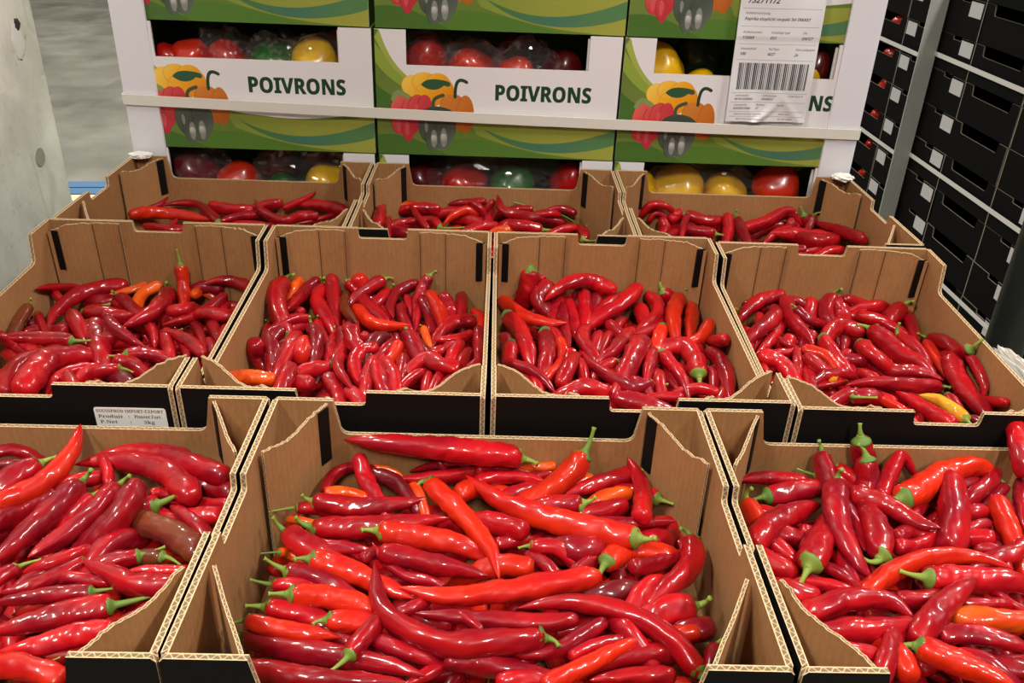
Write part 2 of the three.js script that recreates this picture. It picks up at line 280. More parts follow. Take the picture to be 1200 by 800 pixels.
mesh('back_panel', box(CW - 0.008, CH, 0.004), greenSide, carton, [0, CH / 2, -0.006 - CD]);
mesh('bottom_panel', box(CW - 0.008, 0.004, CD - 0.002), innerWhite, carton, [0, 0.002, -0.004 - CD / 2]);
mesh('inner_flap', box(0.05, 0.05, 0.003), paperWhite, carton, [CW / 2 - 0.03, 0.17, -0.009]);
const cx = [-0.4, 0, 0.4], cy = [0.009, -0.193, 0.211];
const cl = [['', 'middle green carton of the middle layer, red peppers in film in its slot', 'rightmost green carton of the middle layer, half covered by the barcode sheet'],
  ['lower green carton at the left, just above the back left chilli tray', 'lower green carton in the middle, film wrapped red and green peppers in its slot', 'lower green carton at the right, two yellow peppers and a red one in its slot'],
  ['topmost green carton at the left, cut by the upper picture edge', 'topmost green carton in the middle, the printed peppers cut by the picture edge', 'topmost green carton at the right, behind the top of the barcode sheet']];
cy.forEach((y, r) => cx.forEach((x, k) => { if (r || k) copyOf(carton, [x + (k === 0 ? -0.001 : 0.001) * (r + 1), RIM + y, CZ - (r === 2 ? 0.003 : 0)], cl[r][k]); }));
// white cardboard edge protectors, the strap round them
function angleGeometry(w, h, t) {
  const s = new THREE.Shape(); s.moveTo(0, 0); s.lineTo(w, 0); s.lineTo(w, t); s.lineTo(t, t); s.lineTo(t, w); s.lineTo(0, w); s.closePath();
  const g = new THREE.ExtrudeGeometry(s, { depth: h, bevelEnabled: true, bevelSize: 0.0006, bevelThickness: 0.0006, bevelSegments: 1 }); g.rotateX(-Math.PI / 2); return g;   // legs along +x and -z, upright
}
const white = std({ color: 0xe9e7ee, roughness: 0.55 });
const postL = thing('edge_protector', 'white cardboard edge protector on the left corner of the green carton stack', 'edge protector', [-0.6045, 0.16, CZ + 0.006]);
mesh('angle', angleGeometry(0.052, 1.6, 0.005), white, postL);
const postR = thing('edge_protector', 'white cardboard edge protector on the right corner of the green carton stack', 'edge protector', [0.6045, 0.16, CZ + 0.006]);
mesh('angle', angleGeometry(0.052, 1.6, 0.005), white, postR).scale.x = -1;
{
  const g = [], w = 0.0165, t = 0.0012, n = 36, z = CZ + 0.0085;
  const P = []; for (let i = 0; i <= n; i++) { const u = i / n; P.push([-0.606 + 1.212 * u, 0.088 - 0.019 * u - 0.003 * Math.sin(u * Math.PI), z - 0.0015 * Math.sin(u * Math.PI)]); }
  P.unshift([-0.608, 0.088, z - 0.3], [-0.608, 0.088, z - 0.004]); P.push([0.608, 0.069, z - 0.004], [0.608, 0.069, z - 0.3]);
  const pos = [], idx = [];
  P.forEach((p, i) => { const a = P[Math.max(0, i - 1)], b = P[Math.min(P.length - 1, i + 1)], dx = b[0] - a[0], dz = b[2] - a[2], l = Math.hypot(dx, dz), nx = -dz / l * t, nz = dx / l * t;
    pos.push(p[0] - nx, p[1] - w / 2, p[2] - nz + t, p[0] - nx, p[1] + w / 2, p[2] - nz + t, p[0] + nx, p[1] + w / 2, p[2] + nz + t, p[0] + nx, p[1] - w / 2, p[2] + nz + t);
    if (i) { const o = (i - 1) * 4; for (let k = 0; k < 4; k++) { const k2 = (k + 1) % 4; idx.push(o + k, o + 4 + k, o + 4 + k2, o + k, o + 4 + k2, o + k2); } } });
  const b = new THREE.BufferGeometry(); b.setAttribute('position', new THREE.Float32BufferAttribute(pos, 3)); b.setIndex(idx); const f = b.toNonIndexed(); f.computeVertexNormals();
  tag(mesh('strap', f, std({ color: 0xe4e1d6, roughness: 0.4, side: THREE.DoubleSide }), scene, [0, RIM, 0]), 'white plastic strap stretched across the three green cartons', 'strap');
}
{
  const tex = canvasTexture(640, 1000, (c, w, h) => {
    c.fillStyle = '#e9e9ec'; c.fillRect(0, 0, w, h); c.fillStyle = '#26262a'; c.strokeStyle = '#77777c'; c.lineWidth = 2;
    const line = (y) => { c.beginPath(); c.moveTo(22, y); c.lineTo(w - 22, y); c.stroke(); };
    const small = (s, x, y) => { c.font = 'italic 21px sans-serif'; c.fillText(s, x, y); }, bold = (s, x, y, k = 27) => { c.font = 'bold italic ' + k + 'px sans-serif'; c.fillText(s, x, y); };
    bold('73271172', 50, 170, 54); line(205);
    small('Artikelomschrijving', 48, 244); bold('Paprika stoplicht verpakt 3st INKKST', 46, 285, 28); line(326);
    small('Artikelnummer', 48, 372); bold('115069', 46, 412); small('Emballage type', 260, 372); bold('DS1', 258, 412); small('Silo', 500, 372); bold('ONT27', 498, 412); line(446);
    small('Hoeveelheid', 48, 486); bold('100', 46, 524); small('Pal/Type', 260, 486); bold('W27', 258, 524); small('Extra pakpapier', 470, 486); bold('Ja', 468, 524); line(556);
    let x = 52; const ws = [4, 8, 3, 6, 10, 4, 3, 8]; let k = 3; c.fillStyle = '#151518';
    while (x < w - 56) { const b = ws[(k * 5 + 3) % 8]; c.fillRect(x, 578, b, 188); x += b + ws[(k * 3 + 1) % 8] * 0.9; k += 1 + (k % 3); }
    c.fillStyle = '#3a3a3e'; line(790);
    small('Leverancier', 52, 816); bold('051412230003', 50, 842, 22); small('Lotnummer', 270, 816); bold('KNAN17', 268, 842, 22); small('Orderbon nr', 470, 816); line(858);
    small('Lossdatum', 52, 884); bold('87425012500', 50, 910, 22); small('Weeknr', 230, 884); bold('27', 228, 910, 22); small('Klasse', 390, 884); line(926);
    c.font = 'italic 18px sans-serif'; c.fillText('Bewaren bij 8 tot 10 graden', 60, 950); c.fillText('Nederland', 420, 950); line(962); c.fillText('Retour bon altijd meesturen', 80, 986); c.fillText('Zie ook bijlage', 420, 986);
  });
  const W = 0.133, Hh = 0.222, g = new THREE.PlaneGeometry(W, Hh, 40, 60), a = g.attributes.position;
  for (let i = 0; i < a.count; i++) { const x = a.getX(i), y = a.getY(i), low = Math.max(0, (-y / Hh - 0.16)) * 3;
    const crease = Math.max(0, 0.012 - Math.abs(x + 0.008 - 0.02 * Math.sin(y * 60))) * 0.35 + Math.max(0, 0.01 - Math.abs(x + 0.045 + y * 0.2)) * 0.25 + Math.max(0, 0.01 - Math.abs(x - 0.03 + (y + 0.08) * 0.9)) * 0.25;
    a.setZ(i, 0.0015 * Math.sin(x * 40 + y * 20) + 0.003 * noise.noise(x * 20, y * 14, 3) + low * crease + (y > 0.02 ? 0.001 : 0)); a.setX(i, x * (1 + y * 0.05)); }
  g.computeVertexNormals();
  const back = g.clone(); { const b = back.attributes.position; for (let i = 0; i < b.count; i++) b.setZ(i, b.getZ(i) - 0.0003); const ix = back.index.array; for (let i = 0; i < ix.length; i += 3) { const q = ix[i]; ix[i] = ix[i + 1]; ix[i + 1] = q; } back.computeVertexNormals(); }
  const sheet = mesh('barcode_sheet', mergeGeometries([g, back]), std({ map: tex, roughness: 0.35 }), scene, [0.443, RIM + 0.196, CZ + 0.008], [0, 0, 0.012]);
  tag(sheet, 'white printed sheet with a barcode stuck over the rightmost green cartons', 'label');
}
// bell peppers seen through the slots
function bellGeometry(k) {
  const g = new THREE.SphereGeometry(1, 40, 28), a = g.attributes.position, lobes = 3 + (k % 2);
  for (let i = 0; i < a.count; i++) {
    const x = a.getX(i), y = a.getY(i), z = a.getZ(i), th = Math.atan2(z, x), rho = Math.hypot(x, z);
    const lob = 1 + 0.1 * Math.pow(rho, 1.5) * Math.cos(lobes * th + k) + 0.03 * Math.cos(2 * th + 2 * k) + 0.03 * noise.noise(x * 2 + k, y * 2, z * 2);
    const taper = 1 - 0.12 * Math.max(0, -y) , dim = y > 0 ? 0.34 * Math.exp(-rho * rho * 7) : 0.16 * Math.exp(-rho * rho * 9);
    a.setXYZ(i, x * lob * taper, y * 1.02 - Math.sign(y) * dim, z * lob * taper);
  }
  g.computeVertexNormals(); return g;
}
const bells = [0, 1, 2].map(bellGeometry);
const stemBell = (() => { const g = new THREE.TubeGeometry(new THREE.CatmullRomCurve3([new THREE.Vector3(0, 0.5, 0), new THREE.Vector3(0.03, 0.85, 0.02), new THREE.Vector3(0.16, 1.1, 0.05)]), 10, 0.12, 8); return g; })();
const skin = (c) => phys({ color: c, roughness: 0.3, clearcoat: 0.6, clearcoatRoughness: 0.12 });
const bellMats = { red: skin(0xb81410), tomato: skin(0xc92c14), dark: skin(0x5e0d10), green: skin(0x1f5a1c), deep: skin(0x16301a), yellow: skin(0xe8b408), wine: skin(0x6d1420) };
const bellStem = std({ color: 0x4c6b2a, roughness: 0.7 });
let bk = 0;
function bell(label, col, x, y, s, z = -1.122, rot = [0.3, 0, 0.2], sy = 0.95) {
  if (Math.abs(x) < 0.6) z = Math.min(z, -1.077 - 1.13 * s);
  const m = mesh('bell_pepper', bells[bk++ % 3], bellMats[col], scene, [x, RIM + y, z], [-0.75 - rot[0] * 0.6, rot[1], rot[2] * 0.6]); m.scale.set(s, s * sy, s);
  mesh('stem', stemBell, bellStem, m); return tag(m, label, 'bell pepper');
}
// middle layer, left carton
bell('small red bell pepper at the left end of the left middle-layer slot', 'red', -0.541, 0.146, 0.024, -1.108, [1.2, 0, 0.3]);
bell('glossy red bell pepper beside the leftmost small red one, left slot', 'tomato', -0.505, 0.144, 0.033, -1.114, [1.0, 0.4, 0.2]);
bell('red bell pepper under film in the left middle-layer slot', 'red', -0.452, 0.132, 0.042, -1.122, [0.5, 0, 1.3]);
bell('green bell pepper under film in the left middle-layer slot', 'green', -0.37, 0.135, 0.042, -1.12, [0.4, 0, 1.4], 1.05);
bell('yellow bell pepper at the right end of the left middle-layer slot', 'yellow', -0.301, 0.142, 0.04, -1.115, [0.6, 0.3, 1.2], 1.1);
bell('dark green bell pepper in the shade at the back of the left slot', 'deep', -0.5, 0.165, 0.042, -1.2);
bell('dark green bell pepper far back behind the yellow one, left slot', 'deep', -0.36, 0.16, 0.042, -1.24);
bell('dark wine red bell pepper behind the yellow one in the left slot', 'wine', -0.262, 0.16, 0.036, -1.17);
// middle layer, middle carton
bell('red bell pepper at the left end of the middle carton slot', 'red', -0.12, 0.15, 0.041, -1.13);
bell('orange-red bell pepper wrapped in shiny film in the middle carton slot', 'tomato', -0.045, 0.137, 0.041, -1.116, [0.5, 0.3, 1.1]);
bell('red bell pepper half hidden by raised film, middle carton slot', 'tomato', 0.033, 0.13, 0.036, -1.112, [0.4, 0.2, 0.3]);
bell('dark red bell pepper at the right end of the middle carton slot', 'dark', 0.11, 0.136, 0.04, -1.14);
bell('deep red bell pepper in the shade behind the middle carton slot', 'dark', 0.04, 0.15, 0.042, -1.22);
// middle layer, right carton
bell('yellow bell pepper at the left end of the slot beside the barcode sheet', 'yellow', 0.272, 0.152, 0.041, -1.112, [0.3, 0, 0.9], 1.15);
bell('yellow bell pepper lower down, left of the barcode sheet', 'yellow', 0.34, 0.122, 0.034, -1.105);
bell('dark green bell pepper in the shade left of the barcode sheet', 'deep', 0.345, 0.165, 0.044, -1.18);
bell('dark red bell pepper right of the barcode sheet', 'dark', 0.525, 0.16, 0.038, -1.12);
bell('small yellow-green bell pepper peeping out right of the barcode sheet', 'yellow', 0.519, 0.15, 0.022, -1.1);
// lower layer
bell('wine red bell pepper in a film bag at the left of the lower left slot', 'wine', -0.527, -0.05, 0.038, -1.118);
bell('orange-red bell pepper in the middle of the lower left slot', 'tomato', -0.452, -0.07, 0.042, -1.112, [0.4, 0.4, 1.2]);
bell('green bell pepper low in the lower left slot', 'green', -0.375, -0.083, 0.036, -1.105, [0.4, 0, 1.3]);
bell('yellow bell pepper at the right end of the lower left slot', 'yellow', -0.296, -0.066, 0.04, -1.115, [0.5, 0, 1.1]);
bell('wrinkled dark red bell pepper behind the yellow one, lower left slot', 'wine', -0.315, -0.03, 0.036, -1.18);
bell('dark wine bell pepper in the middle back of the lower left slot', 'wine', -0.39, -0.04, 0.04, -1.17);
bell('red bell pepper in clear film in the lower middle slot', 'red', -0.055, -0.066, 0.044, -1.115, [0.3, 0, 1.2]);
bell('green bell pepper in clear film in the lower middle slot', 'green', 0.035, -0.062, 0.042, -1.112, [0.5, 0.3, 1.4], 1.1);
bell('red bell pepper at the right end of the lower middle slot', 'red', 0.134, -0.05, 0.036, -1.125);
bell('dark red bell pepper at the left of the lower middle slot', 'dark', -0.125, -0.06, 0.038, -1.13);
bell('yellow bell pepper cut off by the left edge of the lower right slot', 'yellow', 0.258, -0.055, 0.036, -1.11);
bell('broad yellow bell pepper left of centre in the lower right slot', 'yellow', 0.33, -0.062, 0.046, -1.115, [0.3, 0.5, 0.4], 1.1);
bell('yellow bell pepper in the centre of the lower right slot', 'yellow', 0.412, -0.062, 0.039, -1.108, [0.2, 0.2, 0.5], 1.1);
bell('red bell pepper at the right of the lower right slot', 'tomato', 0.506, -0.052, 0.046, -1.12, [0.4, 0.2, 0.6]);
bell('yellow bell pepper far back at the right end of the lower right slot', 'yellow', 0.555, -0.01, 0.03, -1.2);
// thin clear film: crumpled sheets over some of the peppers
const film = phys({ color: 0xffffff, transmission: 0.975, thickness: 0, roughness: 0.07, ior: 1.5, side: THREE.DoubleSide, flatShading: true, specularIntensity: 1 });
function filmGeometry(rx, ry, rz, k, amp = 0.3) {
  const g = new THREE.IcosahedronGeometry(1, 9), a = g.attributes.position;
  for (let i = 0; i < a.count; i++) { const x = a.getX(i), y = a.getY(i), z = a.getZ(i); const q = 1 + amp * noise.noise(x * 1.7 + k, y * 1.7, z * 1.7) + amp * 0.7 * Math.abs(noise.noise(x * 4 + k, y * 4, z * 4)) + amp * 0.3 * noise.noise(x * 9 + k, y * 9, z * 9); a.setXYZ(i, x * rx * q, y * ry * q, z * rz * q); }
  g.computeVertexNormals(); return g;
}
for (const [label, x, y, z, rx, ry, rz, k] of [
  ['clear film bag over the red pepper in the left middle-layer slot', -0.452, 0.142, -1.115, 0.05, 0.046, 0.036, 1],
  ['clear film bag over the green pepper in the left middle-layer slot', -0.37, 0.14, -1.115, 0.05, 0.044, 0.036, 2],
  ['clear film bag over the yellow pepper in the left middle-layer slot', -0.3, 0.146, -1.115, 0.048, 0.044, 0.034, 3],
  ['clear film bag at the left of the middle carton slot', -0.115, 0.152, -1.122, 0.05, 0.046, 0.04, 4],
  ['shiny clear film bag over the orange-red pepper, middle carton slot', -0.043, 0.143, -1.112, 0.05, 0.047, 0.034, 5],
  ['clear film bag standing up in a point, right part of the middle carton slot', 0.045, 0.142, -1.115, 0.058, 0.052, 0.036, 6],
  ['clear film bag over the wine red pepper in the lower left slot', -0.52, -0.045, -1.112, 0.052, 0.046, 0.036, 7],
  ['clear film bag over the peppers at the right of the lower left slot', -0.335, -0.05, -1.125, 0.085, 0.052, 0.04, 8],
  ['long clear film bag across the lower middle slot', 0.0, -0.06, -1.112, 0.135, 0.05, 0.036, 9],
  ['clear film bag over the two yellow peppers in the lower right slot', 0.37, -0.058, -1.114, 0.1, 0.056, 0.04, 10],
]) tag(mesh('film_bag', filmGeometry(rx, ry, rz, k), film, scene, [x, RIM + y, Math.min(z, -1.074 - rz * 1.25)]), label, 'film bag');

// torn white film left on the corners of the back trays and on the right-hand tray
const scrapMat = std({ color: 0xe6e2da, roughness: 0.45, side: THREE.DoubleSide });
function scrap(label, pos, sx, sy, sz, k, turn = 0) {
  const g = new THREE.IcosahedronGeometry(1, 12), a = g.attributes.position;
  for (let i = 0; i < a.count; i++) { const x = a.getX(i), y = a.getY(i), z = a.getZ(i), q = 1 + 0.35 * noise.noise(x * 2 + k, y * 2, z * 2) + 0.3 * Math.abs(noise.noise(x * 6 + k, y * 6, z * 6)); a.setXYZ(i, x * sx * q, y * sy * q, z * sz * q); }
  g.computeVertexNormals(); tag(mesh('film_scrap', g, scrapMat, scene, pos, [0, turn, 0]), label, 'film scrap');
}
scrap('crumpled white film scrap on the left corner of the back left tray', [-0.585, RIM + 0.002, -1.038], 0.016, 0.005, 0.012, 1);
scrap('crumpled white film scrap on the right corner of the back right tray', [0.585, RIM + 0.002, -1.038], 0.016, 0.005, 0.014, 5);
scrap('strip of white film hanging outside the rightmost mid-row tray', [0.6, RIM - 0.042, -0.44], 0.004, 0.014, 0.075, 9);

// ---------- stacks of black trays at the right ----------
const SX = 1.8, PITCH = 0.143;
function blackTray(label, pos, turn, sticker) {
  const t = thing('black_tray', label, 'black tray', pos, 'stacked black trays'); t.rotation.y = turn;
  const wm = [blackBoard, blackBoard, greyEdge];
  mesh('tray_base', BASE, blackBoard, t, [0, TT / 2, 0]);
  mesh('long_side', LONG, wm, t, [0, 0, -TD / 2]); mesh('long_side', LONG, wm, t, [0, 0, TD / 2], [0, Math.PI, 0]);
  mesh('short_side', SHORT, wm, t, [TL / 2, 0, 0], [0, -Math.PI / 2, 0]); mesh('short_side', SHORT, wm, t, [-TL / 2, 0, 0], [0, Math.PI / 2, 0]);
  if (sticker) { const m = mesh('paper_label', box(0.0008, 0.054, 0.095), std({ color: 0xc4c4c4, roughness: 0.6 }), t, [-TL / 2 - 0.0006, TH - 0.034, sticker]); m.userData = { label: 'pale grey square label' }; }
  return t;
}
const ord = ['topmost', 'second-from-top', 'third-from-top', 'fourth-from-top', 'fifth-from-top', 'sixth-from-top', 'seventh-from-top', 'eighth-from-top', 'lowest'];
const cols = [
  ['A', SX + TL / 2, -3.34 + 0.157, 0, 0.088, 'black tray with a grey label, right of the upright corner rail', 8],
  ['B', SX + TD / 2, -2.83, -Math.PI / 2, 0, 'black tray with a wide cut-out, in the right-hand stack', 8],
  ['C', SX + TL / 2, -2.473, 0, 0.088, 'black tray at the right picture edge, beside the wide cut-out trays', 8],
  ['D', SX + TL / 2, -3.36 - 0.157, 0, -0.09, 'black tray with a grey label, left of the upright corner rail', 8],
  ['E', SX + TD / 2, -3.36 - 0.516, -Math.PI / 2, 0, 'black tray with red peppers in its cut-out, next to the white post', 8],
];
for (const [key, x, z, turn, sticker, what, n] of cols) {
  let first = null;
  for (let k = 0; k < n + 1; k++) {
    const y = RIM + 0.21 - k * PITCH - TH, label = `${ord[k]} ${what}`, at = [x + rr(-0.003, 0.003), y, z + rr(-0.002, 0.002)];
    if (!first) first = blackTray(label, at, turn, sticker); else copyOf(first, at, label, turn);
    if (key === 'E') bell(`red pepper in the ${ord[k]} black tray beside the white post`, k % 3 ? 'tomato' : 'red', x - 0.086, y - RIM + 0.09, 0.052, z + 0.02, [0.3, k, 0.8], 0.8);
  }
}
const silver = std({ color: 0xb9b9b5, roughness: 0.5, metalness: 0.1 });
{ const r = thing('corner_rail', 'grey upright corner rail between the two stacks of black trays', 'corner rail', [SX - 0.008, 0.05, -3.315]);
  const g = angleGeometry(0.07, 1.62, 0.005); g.rotateY(Math.PI / 2); mesh('angle', g, silver, r); }
for (const [label, y, z0, z1] of [
  ['upper white strap on the right-hand black tray stack', -0.163, -3.34, -2.3], ['middle white strap on the right-hand black tray stack', -0.583, -3.34, -2.3], ['lowest white strap on the right-hand black tray stack', -0.955, -3.34, -2.3],
  ['upper white strap on the black tray stack behind the corner rail', -0.195, -4.3, -3.36], ['lower white strap on the black tray stack behind the corner rail', -0.62, -4.3, -3.36]])
  tag(mesh('strap', box(0.002, 0.018, z1 - z0, 0.0008), std({ color: 0xd9d8d2, roughness: 0.4 }), scene, [SX - 0.011, RIM + y, (z0 + z1) / 2]), label, 'strap');
for (const [label, z] of [['dark low pallet under the nearer stack of black trays', -2.83], ['dark low pallet under the farther stack of black trays', -3.87]]) {
  const p = thing('pallet', label, 'pallet', [SX + 0.4, 0, z]);
  for (let i = 0; i < 7; i++) mesh('board', box(0.8, 0.014, 0.115, 0.002), blackBoard, p, [0, 0.042, -0.435 + i * 0.145]);
  for (const x of [-0.36, 0, 0.36]) mesh('runner', box(0.08, 0.035, 1.0, 0.002), blackBoard, p, [x, 0.0175, 0]);
}
{
  const steel = phys({ color: 0x2a2c29, roughness: 0.45, metalness: 0.3, bumpMap: repeated(floorRough, 2, 6), bumpScale: 0.0015 });
  const p = thing('steel_post', 'dark grey round steel post between the chilli trays and the black stacks', 'post', [0.83, 0, -0.85]);
  mesh('tube', new THREE.CylinderGeometry(0.03, 0.03, 2.4, 40), steel, p, [0, 1.2, 0]);
  mesh('foot_plate', box(0.14, 0.012, 0.14, 0.003), steel, p, [0, 0.006, 0]);
  mesh('end_cap', new THREE.CylinderGeometry(0.031, 0.031, 0.02, 40), steel, p, [0, 2.405, 0]);
}
{
  const p = thing('pallet', 'low blue and cream wooden pallet on the floor beside the concrete pillar', 'pallet', [-2.42, 0, -3.88]); p.rotation.y = 0.1;
  const blue = std({ color: 0x3f6c92, roughness: 0.7 }), pale = std({ color: 0xd9c9a4, roughness: 0.8 });
  for (let i = 0; i < 3; i++) mesh('deck_board', box(1.2, 0.02, 0.085, 0.002), i ? blue : pale, p, [0, 0.132, 0.37 - i * 0.1]);
  mesh('edge_board', box(1.2, 0.09, 0.02, 0.002), blue, p, [0, 0.077, 0.425]);
  for (const x of [-0.52, 0, 0.52]) { mesh('runner', box(0.1, 0.02, 0.3, 0.002), blue, p, [x, 0.012, 0.27]); for (const z of [0.17, 0.36]) mesh('block', box(0.1, 0.1, 0.12, 0.002), blue, p, [x, 0.072, z]); }
}
{
  // what carries the trays and cartons in view: their pallets and the hidden lower layers, all alike
  const wood = std({ color: 0xb08a5a, roughness: 0.85 });
  for (const [label, z, d] of [['wooden pallet under the stack of chilli trays', -0.52, 1.04], ['wooden pallet under the stack of green cartons', -1.55, 0.92]]) {
    const p = thing('pallet', label, 'pallet', [0, 0, z]);
    for (let i = 0; i < 7; i++) mesh('deck_board', box(1.2, 0.022, 0.1, 0.002), wood, p, [0, 0.134, -d / 2 + 0.05 + i * (d - 0.1) / 6]);
    for (const x of [-0.55, 0, 0.55]) { mesh('runner', box(0.1, 0.022, d, 0.002), wood, p, [x, 0.011, 0]); for (const zz of [-0.4, 0, 0.4]) mesh('block', box(0.1, 0.1, 0.14, 0.002), wood, p, [x, 0.072, zz * d]); }
  }
  const parts = [];
  const put = (w, h, d, x, y, z) => { const g = box(w, h, d); g.translate(x, y, z); parts.push(g); };
  for (let k = 0; k < 6; k++) { const y = 0.149 + k * PITCH * 0.972;
    for (const x of [-0.401, 0, 0.401]) for (const z of [ROW1, ROW3]) put(TL, TH - 0.003, TD, x, y + TH / 2 - 0.004, z);
    for (const x of [-0.4434, -0.1478, 0.1478, 0.4434]) put(TD * 0.952, TH - 0.006, TL, x, y + TH / 2 - 0.007, ROW2); }
  const m = mesh('lower_trays', mergeGeometries(parts), printBlack, scene); m.userData = { kind: 'stuff', label: 'lower layers of black-sided trays under the open chilli trays', category: 'tray stack' };
  const q = []; for (let k = 0; k < 4; k++) for (const x of cx) { const g = box(CW, CH, CD); g.translate(x, 0.148 + CH / 2 + k * 0.196, CZ - CD / 2 - 0.004); q.push(g); }
  const m2 = mesh('lower_cartons', mergeGeometries(q), greenSide, scene); m2.userData = { kind: 'stuff', label: 'lower layers of green cartons under the printed ones', category: 'carton stack' };
}

// ---------- chillies ----------
const TONE = { r: [0.43, 0.0035, 0.007], b: [0.6, 0.02, 0.003], o: [0.72, 0.1, 0.006], d: [0.2, 0.0018, 0.009], k: [0.095, 0.005, 0.008], n: [0.15, 0.034, 0.008], y: [0.7, 0.4, 0.02] };
const MIX = { r: 'd', b: 'r', o: 'b', d: 'r', k: 'd', n: 'k', y: 'o' };
const chilliSkin = phys({ vertexColors: true, roughness: 0.38, specularIntensity: 0.5, clearcoat: 0.5, clearcoatRoughness: 0.07 });
const stemSkin = std({ vertexColors: true, roughness: 0.6 });
const V = (a) => new THREE.Vector3(a[0] / 1000, a[1] / 1000, a[2] / 1000);
const pr = (s) => { const k = [[0, 0.55], [0.02, 0.8], [0.06, 0.95], [0.14, 1.02], [0.32, 1.02], [0.5, 0.97], [0.68, 0.84], [0.8, 0.67], [0.9, 0.44], [0.96, 0.24], [0.99, 0.09], [1, 0.02]]; let i = 1; while (i < k.length - 1 && s > k[i][0]) i++; const u = (s - k[i - 1][0]) / (k[i][0] - k[i - 1][0]); return k[i - 1][1] + (k[i][1] - k[i - 1][1]) * u; };
// a tube along a curve with a radius per station; colour(s, angle) gives linear rgb
function sweep(curve, rings, sides, radius, colour, wob = 0, ph = 0) {
  const fr = curve.computeFrenetFrames(rings, false), pos = [], col = [], idx = [], p = new THREE.Vector3(), L = curve.getLength();
  for (let i = 0; i <= rings; i++) {
    const s = i / rings; curve.getPointAt(s, p); const r = radius(s), N = fr.normals[i], B = fr.binormals[i];
    for (let j = 0; j < sides; j++) {
      const a = j / sides * Math.PI * 2, q = r * (1 + wob * (0.3 * Math.cos(3 * a + ph + s * 1.5) + 1.1 * noise.noise(Math.cos(a) * 0.8 + ph, Math.sin(a) * 0.8, s * L * 55 + ph) + 0.75 * noise.noise(Math.cos(a) * 1.8 + ph, Math.sin(a) * 1.8, s * L * 130) + 0.35 * noise.noise(Math.cos(a) * 2.5, Math.sin(a) * 2.5 + ph, s * L * 330))), c = Math.cos(a) * q, d = Math.sin(a) * q;
      pos.push(p.x + N.x * c + B.x * d, p.y + N.y * c + B.y * d, p.z + N.z * c + B.z * d); col.push(...colour(s, a));
      if (i < rings) { const k = i * sides + j, k2 = i * sides + (j + 1) % sides; idx.push(k, k2, k + sides, k2, k2 + sides, k + sides); }
    }
  }
  for (const [e, s] of [[0, 0], [rings, 1]]) { curve.getPointAt(s, p); const o = pos.length / 3; pos.push(p.x, p.y, p.z); col.push(...colour(s, 0)); for (let j = 0; j < sides; j++) { const k = e * sides + j, k2 = e * sides + (j + 1) % sides; e ? idx.push(k, k2, o) : idx.push(k2, k, o); } }
  const g = new THREE.BufferGeometry(); g.setAttribute('position', new THREE.Float32BufferAttribute(pos, 3)); g.setAttribute('color', new THREE.Float32BufferAttribute(col, 3)); g.setIndex(idx); g.computeVertexNormals(); return g;
}
function flesh(curve, r, key, rings, sides) {
  const A = TONE[key], B = TONE[MIX[key]], ph = rr(0, 40), v = rr(0.82, 1.15), lean = rr(-0.25, 0.45), tipDark = rr(0, 0.35);
  return sweep(curve, rings, sides, (s) => r * pr(s), (s, a) => { const k = clamp(0.28 + lean * 0.6 + 0.9 * noise.noise(s * 3 + ph, Math.cos(a) * 0.8, Math.sin(a) * 0.8) + tipDark * (s - 0.5), 0, 0.85); return A.map((x, i) => (x + (B[i] - x) * k) * v); }, 0.15, ph);
}
function stemGeometry(root, dir, end, r) {
  // calyx cap over the shoulder, then the curved stalk
  const g1 = (c, s) => { const k = 0.75 + 0.5 * noise.noise(s * 5, c * 20, 1); return k; };
  const hue = rnd(), col = (s) => { const u = clamp(s * 0.7 + hue * 0.5, 0, 1); return [0.035 + 0.2 * u, 0.115 + 0.2 * u, 0.008 + 0.03 * u]; };
  const back = root.clone().addScaledVector(dir, -r * 0.42), mid = root.clone().addScaledVector(dir, r * 0.4);
  const cap = sweep(new THREE.CatmullRomCurve3([back, root.clone().addScaledVector(dir, r * 0.12), mid]), 6, 12, (s) => r * [0.8, 0.84, 0.78, 0.6, 0.42, 0.32, 0.28][Math.round(s * 6)] , (s) => col(s * 0.5), 0.12, hue * 9);
  const kink = mid.clone().addScaledVector(dir, r * 0.4).lerp(end, 0.35); void g1;
  const stalk = sweep(new THREE.CatmullRomCurve3([root.clone(), mid, kink, end]), 9, 8, (s) => r * (0.34 - 0.18 * Math.min(1, s * 1.6) + (s > 0.93 ? 0.06 : 0)), (s) => col(0.3 + s * 0.7), 0.05, hue * 5);
  return mergeGeometries([cap, stalk]);
}
let bedName = '', fleshHeap = [], stemHeap = [];
function bed(key, name) { bedName = name; }
